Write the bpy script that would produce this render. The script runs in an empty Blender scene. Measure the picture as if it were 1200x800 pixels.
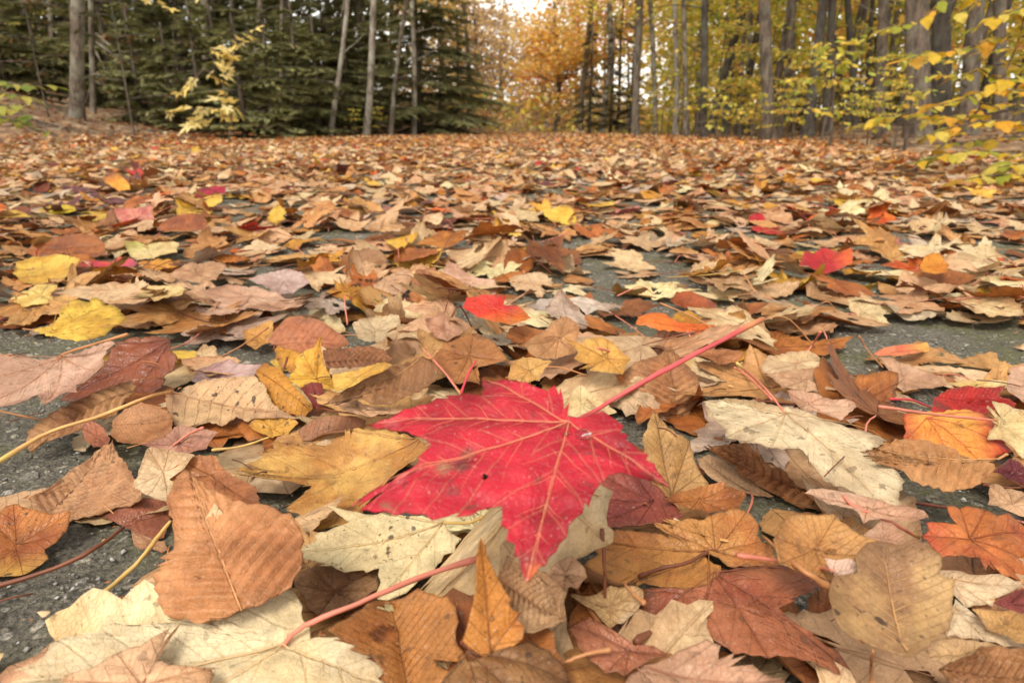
import bpy, math, random
import numpy as np

random.seed(11)
RNG = np.random.default_rng(11)
SC = bpy.context.scene
COL = SC.collection

# ------------------------------------------------------------------ camera, sky, sun, exposure
CAM_H = 0.15
PITCH = math.radians(17.35)
FPX = 800.0                        # 24 mm lens on a 36 mm wide frame, in photo pixels
cam_d = bpy.data.cameras.new('camera')
cam = bpy.data.objects.new('camera', cam_d); COL.objects.link(cam)
cam.location = (0, 0, CAM_H)
cam.rotation_euler = (math.pi / 2 - PITCH, 0, 0)
cam_d.lens = 24; cam_d.sensor_width = 36
cam_d.clip_start = 0.01; cam_d.clip_end = 500
cam_d.dof.use_dof = True
cam_d.dof.focus_distance = 0.27
cam_d.dof.aperture_fstop = 22
SC.camera = cam

SUN_EL, SUN_AZ = math.radians(52), math.radians(205)
world = bpy.data.worlds.new('World'); SC.world = world
world.use_nodes = True
wn, wl = world.node_tree.nodes, world.node_tree.links
bg = wn['Background']
sky = wn.new('ShaderNodeTexSky'); sky.sky_type = 'NISHITA'; sky.sun_disc = False
sky.sun_elevation = SUN_EL; sky.sun_rotation = SUN_AZ
sky.air_density = 1.0; sky.dust_density = 1.0; sky.ozone_density = 1.0
hs = wn.new('ShaderNodeHueSaturation'); hs.inputs['Saturation'].default_value = 0.12
hs.inputs['Value'].default_value = 1.0
wm = wn.new('ShaderNodeMix'); wm.data_type = 'RGBA'; wm.blend_type = 'MULTIPLY'
wm.inputs[0].default_value = 1.0; wm.inputs[7].default_value = (1.0, 0.95, 0.86, 1)
wl.new(sky.outputs[0], hs.inputs['Color']); wl.new(hs.outputs[0], wm.inputs[6]); wl.new(wm.outputs[2], bg.inputs['Color'])
bg.inputs['Strength'].default_value = 0.15

sun_d = bpy.data.lights.new('sun', 'SUN'); sun_d.energy = 1.5; sun_d.angle = math.radians(20)
sun_d.color = (1.0, 0.93, 0.81)
sun = bpy.data.objects.new('sun', sun_d); COL.objects.link(sun)
sun.rotation_euler = (math.pi / 2 - SUN_EL, 0, math.pi - SUN_AZ)
vs = SC.view_settings
vs.view_transform = 'Standard'; vs.look = 'None'; vs.gamma = 1; vs.use_curve_mapping = False
vs.exposure = 1.05
SC.cycles.max_bounces = 6; SC.cycles.diffuse_bounces = 4; SC.cycles.transmission_bounces = 4
SC.cycles.transparent_max_bounces = 4
SC.cycles.use_denoising = True

# ------------------------------------------------------------------ camera maths: a photo pixel to a ray
CP = np.array([0, 0, CAM_H])
FW = np.array([0, math.cos(PITCH), -math.sin(PITCH)])
UP = np.array([0, math.sin(PITCH), math.cos(PITCH)])
RT = np.array([1.0, 0, 0])
def ray(px, py):
    return FW + RT * ((px - 600) / FPX) + UP * ((400 - py) / FPX)
def on_ground(px, py, z=0.0):
    d = ray(px, py)
    return CP + d * ((z - CAM_H) / d[2])
def at_depth(px, py, depth):
    return CP + ray(px, py) * depth
def project(P):
    Q = np.asarray(P) - CP
    w = Q @ FW
    return 600 + FPX * (Q @ RT) / w, 400 - FPX * (Q @ UP) / w, w

def lin(r, g, b, k=1.0):
    f = lambda c: ((c / 255 + 0.055) / 1.055) ** 2.4 if c > 10 else c / 255 / 12.92
    return np.array([f(r) * k, f(g) * k, f(b) * k])

# ------------------------------------------------------------------ objects
def tag(o, label=None, cat=None, group=None, kind=None):
    if label: o['label'] = label
    if cat: o['category'] = cat
    if group: o['group'] = group
    if kind: o['kind'] = kind
    return o
def empty(name, loc=(0, 0, 0)):
    o = bpy.data.objects.new(name, None); COL.objects.link(o)
    o.location = loc; o.empty_display_size = 0.02
    return o
def link(name, me, parent=None, loc=None):
    o = bpy.data.objects.new(name, me); COL.objects.link(o)
    if parent is not None: o.parent = parent
    if loc is not None: o.location = loc
    return o
def mesh_np(name, V, tris, mat, attrs=None, uv=None, smooth=True):
    """V (n,3), tris (m,3) numpy; attrs {name: (type, array)} per point; uv (m*3,2)"""
    me = bpy.data.meshes.new(name)
    n, m = len(V), len(tris)
    me.vertices.add(n); me.vertices.foreach_set('co', np.ascontiguousarray(V, np.float32).ravel())
    me.loops.add(m * 3); me.loops.foreach_set('vertex_index', np.ascontiguousarray(tris, np.int32).ravel())
    me.polygons.add(m)
    me.polygons.foreach_set('loop_start', np.arange(0, m * 3, 3, dtype=np.int32))
    me.polygons.foreach_set('loop_total', np.full(m, 3, np.int32))
    if smooth: me.polygons.foreach_set('use_smooth', np.ones(m, bool))
    if uv is not None:
        l = me.uv_layers.new(name='vuv')
        l.data.foreach_set('uv', np.ascontiguousarray(uv, np.float32).ravel())
    for k, (t, a) in (attrs or {}).items():
        at = me.attributes.new(k, t, 'POINT')
        key = {'FLOAT_COLOR': 'color', 'FLOAT_VECTOR': 'vector', 'FLOAT': 'value'}[t]
        at.data.foreach_set(key, np.ascontiguousarray(a, np.float32).ravel())
    me.update(calc_edges=True)
    me.validate()
    me.materials.append(mat)
    return me

def tube(path, radii, sides=7, cap=True):
    P = np.asarray(path, float); n = len(P)
    R = np.broadcast_to(np.asarray(radii, float), (n,))
    T = np.gradient(P, axis=0); T /= np.linalg.norm(T, axis=1, keepdims=True) + 1e-12
    ref = np.array([0, 0, 1.0]) if abs(T[:, 2]).mean() < 0.8 else np.array([1.0, 0, 0])
    A = np.cross(T, ref); A /= np.linalg.norm(A, axis=1, keepdims=True) + 1e-12
    B = np.cross(A, T)
    an = np.arange(sides) * 2 * math.pi / sides
    V = (P[:, None] + R[:, None, None] * (np.cos(an)[None, :, None] * A[:, None] + np.sin(an)[None, :, None] * B[:, None])).reshape(-1, 3)
    F = []
    for i in range(n - 1):
        for j in range(sides):
            a, b = i * sides + j, i * sides + (j + 1) % sides
            F += [(a, b, b + sides), (a, b + sides, a + sides)]
    if cap:
        for i0 in (0, n - 1):
            V = np.vstack([V, P[i0]])
            c = len(V) - 1
            for j in range(sides):
                a, b = i0 * sides + j, i0 * sides + (j + 1) % sides
                F.append((c, b, a) if i0 == 0 else (c, a, b))
    return V, np.array(F, int)
def smooth_path(pts, n=14):
    P = np.asarray(pts, float)
    if len(P) == 2: return P[0] + (P[1] - P[0]) * np.linspace(0, 1, n)[:, None]
    E = np.vstack([2 * P[0] - P[1], P, 2 * P[-1] - P[-2]])
    out = []
    seg = len(P) - 1
    for t in np.linspace(0, seg, n):
        i = min(int(t), seg - 1); u = t - i
        p0, p1, p2, p3 = E[i], E[i + 1], E[i + 2], E[i + 3]
        out.append(0.5 * (2 * p1 + (p2 - p0) * u + (2 * p0 - 5 * p1 + 4 * p2 - p3) * u ** 2 + (3 * p1 - p0 - 3 * p2 + p3) * u ** 3))
    return np.array(out)
class Acc:
    """collects triangles and point attributes into one mesh"""
    def __init__(s): s.V, s.T, s.A, s.U, s.n = [], [], {}, [], 0
    def add(s, V, T, A=None, U=None):
        s.V.append(V); s.T.append(np.asarray(T) + s.n); s.n += len(V)
        for k, a in (A or {}).items(): s.A.setdefault(k, []).append(a)
        if U is not None: s.U.append(U)
    def mesh(s, name, mat, types=None, smooth=True):
        at = {k: (types[k], np.concatenate(a)) for k, a in s.A.items()}
        return mesh_np(name, np.concatenate(s.V), np.concatenate(s.T), mat, at, np.concatenate(s.U) if s.U else None, smooth)

# ------------------------------------------------------------------ materials
class NT:
    def __init__(s, name):
        s.m = bpy.data.materials.new(name); s.m.use_nodes = True
        s.n, s.l = s.m.node_tree.nodes, s.m.node_tree.links
        s.bsdf = s.n['Principled BSDF']; s.out = s.n['Material Output']
    def node(s, t, **kw):
        o = s.n.new(t)
        for k, v in kw.items(): setattr(o, k, v)
        return o
    def put(s, sock, v):
        if isinstance(v, bpy.types.NodeSocket): s.l.new(v, sock)
        elif v is not None:
            if hasattr(v, '__len__') and len(v) == 3 and sock.type == 'RGBA': v = (*v, 1)
            sock.default_value = v
    def math(s, op, a, b=None, c=None, clamp=False):
        o = s.node('ShaderNodeMath', operation=op, use_clamp=clamp)
        for i, v in enumerate((a, b, c)):
            if v is not None: s.put(o.inputs[i], v)
        return o.outputs[0]
    def step(s, v, a, b):
        o = s.node('ShaderNodeMapRange', interpolation_type='SMOOTHSTEP')
        s.put(o.inputs[0], v); o.inputs[1].default_value = a; o.inputs[2].default_value = b
        return o.outputs[0]
    def mix(s, f, a, b, mode='MIX'):
        o = s.node('ShaderNodeMix', data_type='RGBA', blend_type=mode)
        s.put(o.inputs[0], f); s.put(o.inputs[6], a); s.put(o.inputs[7], b)
        return o.outputs[2]
    def attr(s, name):
        return s.node('ShaderNodeAttribute', attribute_name=name)
    def noise(s, vec, scale, detail=3, rough=0.5, out=0):
        o = s.node('ShaderNodeTexNoise'); s.put(o.inputs['Vector'], vec)
        o.inputs['Scale'].default_value = scale; o.inputs['Detail'].default_value = detail; o.inputs['Roughness'].default_value = rough
        return o.outputs[out]
    def voro(s, vec, scale, feature='F1', out=0):
        o = s.node('ShaderNodeTexVoronoi', feature=feature); s.put(o.inputs['Vector'], vec)
        o.inputs['Scale'].default_value = scale
        return o.outputs[out]
    def mapping(s, vec, scale):
        o = s.node('ShaderNodeMapping'); s.put(o.inputs[0], vec); o.inputs['Scale'].default_value = scale
        return o.outputs[0]
    def bump(s, h, dist, strength=1.0, nrm=None):
        o = s.node('ShaderNodeBump'); s.put(o.inputs['Height'], h)
        o.inputs['Distance'].default_value = dist; o.inputs['Strength'].default_value = strength
        if nrm is not None: s.put(o.inputs['Normal'], nrm)
        return o.outputs[0]

def leaf_material(name, transl):
    t = NT(name)
    c1, c2, c3, lp, ef = [t.attr(k) for k in ('c1', 'c2', 'c3', 'lp', 'ef')]
    uvn = t.node('ShaderNodeUVMap', uv_map='vuv')
    sx = t.node('ShaderNodeSeparateXYZ'); t.put(sx.inputs[0], uvn.outputs[0])
    u = t.math('ABSOLUTE', sx.outputs[0]); v = sx.outputs[1]
    P = lp.outputs['Vector']
    n1 = t.noise(P, 34, 5, 0.62)
    base = t.mix(t.step(n1, 0.44, 0.60), c1.outputs['Color'], c2.outputs['Color'])
    n2 = t.noise(P, 150, 4, 0.65)
    mot = t.node('ShaderNodeMapRange'); t.put(mot.inputs[0], n2)
    mot.inputs[1].default_value = 0.25; mot.inputs[2].default_value = 0.75
    mot.inputs[3].default_value = 0.68; mot.inputs[4].default_value = 1.2
    base = t.mix(1.0, base, mot.outputs[0], 'MULTIPLY')
    stain = t.step(t.noise(P, 21, 4, 0.6), 0.50, 0.66)
    base = t.mix(t.math('MULTIPLY', stain, 0.55), base, t.mix(1.0, base, (0.62, 0.52, 0.44), 'MULTIPLY'))
    # veins: the main one follows u = 0, the side ones leave it at a slant
    mv = t.math('SUBTRACT', 1.0, t.step(u, 0.003, 0.011))
    ph = t.math('FRACT', t.math('SUBTRACT', v, t.math('MULTIPLY', u, 6.5)))
    dph = t.math('ABSOLUTE', t.math('SUBTRACT', ph, 0.5))
    sv = t.math('SUBTRACT', 1.0, t.step(dph, 0.02, 0.075))
    ret = t.voro(P, 620, 'DISTANCE_TO_EDGE')
    rv = t.math('SUBTRACT', 1.0, t.step(ret, 0.0, 0.10))
    vein = t.math('MAXIMUM', mv, t.math('MULTIPLY', sv, 0.5))
    base = t.mix(t.math('MULTIPLY', vein, 0.30), base, c3.outputs['Color'])
    base = t.mix(t.math('MULTIPLY', rv, 0.07), base, c3.outputs['Color'])
    # withered margin, dark fungus specks
    edge = t.step(t.math('ADD', ef.outputs['Fac'], t.math('MULTIPLY', t.math('SUBTRACT', n1, 0.5), 0.9)), 0.82, 1.02)
    base = t.mix(t.math('MULTIPLY', edge, c2.outputs['Alpha']), base, (0.17, 0.075, 0.028))
    sp = t.math('MAXIMUM', t.step(t.noise(P, 210, 2, 0.5), 0.655, 0.70), t.math('MULTIPLY', t.step(t.noise(P, 760, 2, 0.5), 0.66, 0.71), 0.8))
    big = t.step(t.noise(P, 62, 3, 0.55), 0.64, 0.72)
    spots = t.math('MULTIPLY', t.math('MAXIMUM', sp, t.math('MULTIPLY', big, 0.75)), c1.outputs['Alpha'], clamp=True)
    base = t.mix(spots, base, (0.055, 0.030, 0.018))
    fl = t.step(t.noise(P, 980, 1, 0.5), 0.70, 0.74)
    base = t.mix(t.math('MULTIPLY', fl, 0.16), base, (0.75, 0.68, 0.56))
    h = t.math('ADD', t.math('MULTIPLY', vein, -0.8), t.math('ADD', t.math('MULTIPLY', n2, 0.9), t.math('MULTIPLY', rv, -0.2)))
    nb = t.bump(h, 0.0007, 0.75)
    b = t.bsdf
    t.put(b.inputs['Base Color'], base)
    rgh = t.math('SUBTRACT', t.math('ADD', 0.44, t.math('MULTIPLY', n2, 0.28)), t.math('MULTIPLY', c3.outputs['Alpha'], 0.28))
    t.put(b.inputs['Roughness'], rgh)
    b.inputs['Specular IOR Level'].default_value = 0.38
    t.put(b.inputs['Normal'], nb)
    tr = t.node('ShaderNodeBsdfTranslucent'); t.put(tr.inputs[0], base)
    mx = t.node('ShaderNodeMixShader'); mx.inputs[0].default_value = transl
    t.l.new(b.outputs[0], mx.inputs[1]); t.l.new(tr.outputs[0], mx.inputs[2]); t.l.new(mx.outputs[0], t.out.inputs[0])
    return t.m
M_LEAF = leaf_material('dry_leaf', 0.16)
M_FRESH = leaf_material('hanging_leaf', 0.45)
LEAF_TYPES = {'c1': 'FLOAT_COLOR', 'c2': 'FLOAT_COLOR', 'c3': 'FLOAT_COLOR', 'lp': 'FLOAT_VECTOR', 'ef': 'FLOAT'}

def stem_material():
    t = NT('leaf_stem')
    c = t.attr('c1'); n = t.noise(t.attr('lp').outputs['Vector'], 300, 3)
    t.put(t.bsdf.inputs['Base Color'], t.mix(1.0, c.outputs['Color'], t.mix(t.noise(t.attr('lp').outputs['Vector'], 110, 3), (0.5, 0.40, 0.32), (1.3, 1.25, 1.2)), 'MULTIPLY'))
    t.bsdf.inputs['Roughness'].default_value = 0.55
    t.put(t.bsdf.inputs['Normal'], t.bump(n, 0.0003, 0.6))
    return t.m
M_STEM = stem_material()

def asphalt_material():
    t = NT('old_asphalt')
    P = t.node('ShaderNodeNewGeometry').outputs['Position']
    w = t.noise(P, 90, 2, 0.5, 1)
    Pw = t.mix(0.011, P, w, 'ADD')
    cell = t.node('ShaderNodeTexVoronoi'); t.put(cell.inputs['Vector'], Pw); cell.inputs['Scale'].default_value = 190
    rnd = t.node('ShaderNodeSeparateColor'); t.put(rnd.inputs[0], cell.outputs['Color'])
    big = t.node('ShaderNodeTexVoronoi'); t.put(big.inputs['Vector'], Pw); big.inputs['Scale'].default_value = 120
    rb = t.node('ShaderNodeSeparateColor'); t.put(rb.inputs[0], big.outputs['Color'])
    grit = t.math('MULTIPLY', t.math('SUBTRACT', 1.0, t.step(cell.outputs[0], 0.30, 0.48)), t.step(rnd.outputs[0], 0.35, 0.85))
    gritb = t.math('MULTIPLY', t.math('SUBTRACT', 1.0, t.step(big.outputs[0], 0.26, 0.40)), t.step(rb.outputs[0], 0.70, 0.98))
    n = t.noise(P, 30, 5, 0.65)
    tar = t.mix(n, (0.062, 0.056, 0.044), (0.27, 0.245, 0.195))
    stone = t.mix(rnd.outputs[1], (0.20, 0.18, 0.145), (0.56, 0.51, 0.42))
    base = t.mix(grit, tar, stone)
    base = t.mix(gritb, base, t.mix(rb.outputs[1], (0.22, 0.21, 0.19), (0.58, 0.54, 0.48)))
    base = t.mix(1.0, base, t.mix(t.step(t.noise(P, 520, 5, 0.7), 0.32, 0.68), (0.35, 0.34, 0.32), (1.45, 1.42, 1.36)), 'MULTIPLY')
    moss = t.math('MULTIPLY', t.step(t.noise(P, 11, 4, 0.62), 0.45, 0.62), t.step(t.noise(P, 120, 3, 0.6), 0.34, 0.58))
    base = t.mix(t.math('MULTIPLY', moss, 0.65), base, t.mix(t.noise(P, 400, 2), (0.07, 0.08, 0.018), (0.19, 0.19, 0.05)))
    t.put(t.bsdf.inputs['Base Color'], base)
    t.bsdf.inputs['Roughness'].default_value = 0.72
    h = t.math('ADD', t.math('ADD', t.math('MULTIPLY', grit, 0.6), gritb), t.math('MULTIPLY', t.noise(P, 420, 5, 0.65), 1.6))
    t.put(t.bsdf.inputs['Normal'], t.bump(h, 0.003, 1.0))
    return t.m
M_ASPHALT = asphalt_material()

def litter_ground_material():
    t = NT('forest_floor_litter')
    P = t.node('ShaderNodeNewGeometry').outputs['Position']
    c = t.node('ShaderNodeTexVoronoi'); t.put(c.inputs['Vector'], P); c.inputs['Scale'].default_value = 17
    s = t.node('ShaderNodeSeparateColor'); t.put(s.inputs[0], c.outputs['Color'])
    base = t.mix(s.outputs[0], (0.10, 0.048, 0.022), (0.33, 0.185, 0.085))
    base = t.mix(t.step(s.outputs[1], 0.72, 0.9), base, (0.40, 0.30, 0.19))
    base = t.mix(t.step(t.noise(P, 2.2, 4), 0.45, 0.7), base, (0.06, 0.038, 0.022))
    t.put(t.bsdf.inputs['Base Color'], base); t.bsdf.inputs['Roughness'].default_value = 0.8
    t.put(t.bsdf.inputs['Normal'], t.bump(t.math('ADD', c.outputs[0], t.noise(P, 30, 3)), 0.03, 0.9))
    return t.m
M_FLOOR = litter_ground_material()

def bark_material(name, dark, light, lichen, lich_amt):
    t = NT(name)
    P = t.node('ShaderNodeTexCoord').outputs['Object']
    ps = t.mapping(P, (22, 22, 6.5))
    n = t.noise(ps, 1.0, 6, 0.7)
    f = t.noise(t.mapping(P, (60, 60, 16)), 1.0, 4, 0.6)
    base = t.mix(t.step(n, 0.36, 0.64), dark, light)
    base = t.mix(t.math('MULTIPLY', t.step(t.noise(P, 4.5, 4, 0.6), 0.46, 0.60), lich_amt), base, lichen)
    base = t.mix(1.0, base, t.mix(f, (0.6, 0.6, 0.6), (1.25, 1.25, 1.25)), 'MULTIPLY')
    t.put(t.bsdf.inputs['Base Color'], base); t.bsdf.inputs['Roughness'].default_value = 0.85
    t.put(t.bsdf.inputs['Normal'], t.bump(t.math('ADD', n, t.math('MULTIPLY', f, 0.4)), 0.04, 1.0))
    return t.m
M_BARK = {
    'grey': bark_material('grey_bark', (0.055, 0.040, 0.028), (0.22, 0.165, 0.12), (0.36, 0.34, 0.26), 0.6),
    'brown': bark_material('brown_bark', (0.06, 0.042, 0.030), (0.20, 0.145, 0.105), (0.25, 0.25, 0.19), 0.3),
    'pale': bark_material('pale_bark', (0.10, 0.078, 0.058), (0.36, 0.30, 0.24), (0.50, 0.46, 0.38), 0.6),
    'dark': bark_material('dark_bark', (0.035, 0.026, 0.020), (0.11, 0.085, 0.065), (0.16, 0.17, 0.12), 0.3),
}
def needle_material():
    t = NT('conifer_needles')
    c = t.attr('c1')
    n = t.noise(t.node('ShaderNodeTexCoord').outputs['Object'], 6, 3)
    t.put(t.bsdf.inputs['Base Color'], t.mix(1.0, c.outputs['Color'], t.mix(n, (0.65, 0.7, 0.7), (1.3, 1.25, 1.1)), 'MULTIPLY'))
    t.bsdf.inputs['Roughness'].default_value = 0.6
    tr = t.node('ShaderNodeBsdfTranslucent'); t.put(tr.inputs[0], c.outputs['Color'])
    mx = t.node('ShaderNodeMixShader'); mx.inputs[0].default_value = 0.35
    t.l.new(t.bsdf.outputs[0], mx.inputs[1]); t.l.new(tr.outputs[0], mx.inputs[2]); t.l.new(mx.outputs[0], t.out.inputs[0])
    return t.m
M_NEEDLE = needle_material()
def drop_material():
    t = NT('water_drop')
    t.put(t.bsdf.inputs['Base Color'], (1, 1, 1)); t.bsdf.inputs['Roughness'].default_value = 0.02
    t.bsdf.inputs['IOR'].default_value = 1.33; t.bsdf.inputs['Transmission Weight'].default_value = 1.0
    return t.m
M_DROP = drop_material()
def stone_material():
    t = NT('asphalt_grit')
    c = t.attr('c1'); n = t.noise(t.node('ShaderNodeNewGeometry').outputs['Position'], 700, 3)
    t.put(t.bsdf.inputs['Base Color'], t.mix(1.0, c.outputs['Color'], t.mix(n, (0.6, 0.6, 0.6), (1.3, 1.3, 1.3)), 'MULTIPLY'))
    t.bsdf.inputs['Roughness'].default_value = 0.75
    return t.m
M_GRIT = stone_material()
# ------------------------------------------------------------------ the road and the forest floor
def bend(y): return 0.010 * np.maximum(0, np.asarray(y, float) - 9) ** 2
def edge_left(y): return -3.1 + bend(y)
def edge_right(y): return np.minimum(1.35 + 0.14 * np.asarray(y, float), 2.5) + bend(y)
def wave(x, y, s, p=0.0):
    return (np.sin(x * s + 1.3 * p) * np.cos(y * s * 0.83 + p) + 0.5 * np.sin(x * s * 2.3 + y * s * 1.7 + 2 * p)) / 1.5
def ground_z(x, y):
    x, y = np.asarray(x, float), np.asarray(y, float)
    dl = np.maximum(0, edge_left(y) - x); dr = np.maximum(0, x - edge_right(y))
    z = np.minimum(0.17 * dl, 1.6 + 0.02 * dl) + np.minimum(0.06 * dr, 0.8)
    return z + np.minimum(1, (dl + dr) * 0.5) * 0.09 * wave(x, y, 1.7) - 0.03 * np.minimum(1, (dl + dr) * 4)

def grid_mesh(name, xs, ys, zf, mat):
    X, Y = np.meshgrid(xs, ys, indexing='ij')
    V = np.stack([X, Y, zf(X, Y)], -1).reshape(-1, 3)
    n, m = len(xs), len(ys)
    i = np.arange((n - 1) * m).reshape(n - 1, m)[:, :-1].ravel()
    T = np.concatenate([np.stack([i, i + m, i + m + 1], 1), np.stack([i, i + m + 1, i + 1], 1)])
    return mesh_np(name, V, T, mat)
def road_z(x, y):
    near = np.clip(2.2 - y, 0, 1)
    return near * (0.0013 * wave(x, y, 150) + 0.0012 * wave(x, y, 340, 1.0) + 0.0016 * wave(x, y, 47, 2.0)) - 0.002
xs = np.concatenate([np.arange(-8, -0.75, 0.25), np.arange(-0.75, 0.75, 0.005), np.arange(0.75, 10, 0.25)])
ys = np.concatenate([np.arange(-2, 0.06, 0.2), np.arange(0.06, 1.1, 0.005), np.arange(1.1, 2.2, 0.03), np.arange(2.2, 40, 0.5)])
X0, Y0 = None, None
def road_mesh():
    # the sheet follows the road's own edges and bend
    us = np.concatenate([np.linspace(0, 0.48, 12)[:-1], np.linspace(0.48, 0.86, 300), np.linspace(0.86, 1, 8)[1:]])
    U, Y = np.meshgrid(us, ys, indexing='ij')
    L, R = edge_left(Y), np.maximum(edge_right(Y), 1.5)
    X = L + (R - L) * U
    V = np.stack([X, Y, road_z(X, Y) + 0.004], -1).reshape(-1, 3)
    n, m = len(us), len(ys)
    i = np.arange((n - 1) * m).reshape(n - 1, m)[:, :-1].ravel()
    T = np.concatenate([np.stack([i, i + m, i + m + 1], 1), np.stack([i, i + m + 1, i + 1], 1)])
    return mesh_np('road', V, T, M_ASPHALT)
tag(link('road', road_mesh()), 'weathered grey asphalt road with moss, strewn with fallen leaves', kind='structure')
gx = np.concatenate([np.arange(-90, -16, 6), np.arange(-16, 16, 0.4), np.arange(16, 91, 6)])
gy = np.concatenate([np.arange(-20, -2, 3), np.arange(-2, 30, 0.4), np.arange(30, 130, 6)])
tag(link('forest_floor', grid_mesh('forest_floor', gx, gy, lambda x, y: ground_z(x, y) - 0.012, M_FLOOR)), 'forest floor rising beside the road, brown with old leaves', kind='structure')

# loose grit on the asphalt near the lens
def grit():
    a = Acc()
    ico_v = np.array([(0, 0, 1), (0.9, 0, 0.2), (0.2, 0.9, 0.1), (-0.9, 0.1, 0.3), (-0.1, -0.9, 0.2), (0, 0, -0.6)])
    ico_f = np.array([(0, 1, 2), (0, 2, 3), (0, 3, 4), (0, 4, 1), (5, 2, 1), (5, 3, 2), (5, 4, 3), (5, 1, 4)])
    for _ in range(12000):
        y = 0.1 + 1.0 * random.random() ** 1.3
        x = random.uniform(-1, 1) * (0.8 * y + 0.05)
        s = random.uniform(0.0004, 0.0012) * (1 if random.random() < 0.93 else 1.6)
        V = ico_v * (1 + RNG.uniform(-0.3, 0.3, ico_v.shape)) * s * np.array([1, 1, 0.6])
        an = random.uniform(0, 6.3); c, n = math.cos(an), math.sin(an)
        V = V @ np.array([[c, -n, 0], [n, c, 0], [0, 0, 1]]) + (x, y, 0.0019)
        g = random.choice([0.14, 0.18, 0.24, 0.3, 0.42]) * random.uniform(0.8, 1.1)
        a.add(V, ico_f, {'c1': np.tile((g, g * 0.95, g * 0.87, 1), (len(V), 1))})
    return a.mesh('asphalt_grit', M_GRIT, LEAF_TYPES, smooth=False)
tag(link('asphalt_grit', grit()), 'pale stone chips bedded in the worn asphalt', 'grit', kind='stuff')

# ------------------------------------------------------------------ fallen leaves: shapes
MAPLE = [(0, 1.0), (3.5, .87), (7, .82), (8, .72), (13, .68), (15, .56), (21, .50), (27, .43), (33, .50), (36, .62), (41, .67), (44, .80), (48, .90), (52, .78), (57, .74), (59, .62), (67, .58), (72, .46), (80, .42), (90, .50), (98, .54), (105, .45), (116, .41), (124, .32), (140, .24), (160, .17), (176, .09)]
MAPLE_LOW = [(0, 1.0), (12, .66), (27, .43), (40, .64), (48, .9), (60, .62), (78, .42), (98, .54), (125, .32), (165, .14)]
def maple_outline(low=False):
    deep = random.uniform(0.75, 1.25); lat = random.uniform(0.8, 1.1); wid = random.uniform(0.92, 1.15)
    pts = []
    for sgn in (1, -1):
        half = []
        for a, r in (MAPLE_LOW if low else MAPLE):
            base = 0.62
            rr = r if r > base else base - (base - r) * deep if a < 100 else r
            if 30 < a < 75: rr *= lat
            rr *= random.uniform(0.95, 1.05)
            an = math.radians(a * wid if a < 110 else a + 110 * (wid - 1) * (180 - a) / 70)
            half.append((sgn * rr * math.sin(an), rr * math.cos(an)))
        pts += half if sgn == 1 else half[::-1][:-1]
    return np.array(pts)
def beech_outline(low=False):
    n = 7 if low else 16
    W = random.uniform(0.27, 0.36); sk = random.uniform(0.8, 1.0)
    t = np.linspace(0, 1, n + 1)
    w = W * np.sin(math.pi * t ** sk) ** 0.8 * (1 - 0.18 * t ** 3)
    pts = []
    for i in range(n + 1): pts.append((w[i] * (1 + (0 if low else 0.05 * (-1) ** i)), t[i]))
    for i in range(n - 1, 0, -1): pts.append((-w[i] * (1 + (0 if low else 0.05 * (-1) ** i)), t[i]))
    return np.array(pts)
def densify(poly, step, tooth, closed=True):
    P = np.asarray(poly, float); out = []
    k = 0
    for i in range(len(P)):
        a, b = P[i], P[(i + 1) % len(P)]
        d = b - a; L = np.hypot(*d); m = max(1, int(round(L / step)))
        nrm = np.array([d[1], -d[0]]) / (L + 1e-9)
        for j in range(m):
            k += 1
            off = 0 if j == 0 else tooth * (random.uniform(0.2, 1.0) if k % 2 else -random.uniform(0.1, 0.6))
            out.append(a + d * (j / m) + nrm * off)
    return np.array(out)
def surface(poly, c, rings):
    d = poly - c
    an = np.arctan2(d[:, 1], d[:, 0]); o = np.argsort(an)
    d, an = d[o], an[o]
    keep = np.concatenate([[True], np.diff(an) > 1e-4])
    d = d[keep]; m = len(d)
    fr = (np.arange(1, rings + 1) / rings) ** 0.8
    l = np.concatenate([np.zeros((1, 2)), (d[None] * fr[:, None, None]).reshape(-1, 2)]) + c
    ef = np.concatenate([[0], np.repeat(fr, m)])
    j = np.arange(m); jn = (j + 1) % m
    T = [np.stack([np.zeros(m, int), 1 + j, 1 + jn], 1)]
    for r in range(rings - 1):
        a, b = 1 + r * m + j, 1 + r * m + jn
        T += [np.stack([a, a + m, b + m], 1), np.stack([a, b + m, b], 1)]
    return l, np.concatenate(T), ef, d + c
def vein_uv(l, T, J, dirs, L, N):
    cen = l[T].mean(1) - J
    k = np.argmax(cen @ dirs.T, axis=1)          # dirs unit vectors
    D = np.repeat(dirs[k], 3, 0)
    q = (l[T.ravel()] - J)
    return np.stack([(q[:, 0] * D[:, 1] - q[:, 1] * D[:, 0]) / L, (q * D).sum(1) / L * N], 1)
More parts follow.
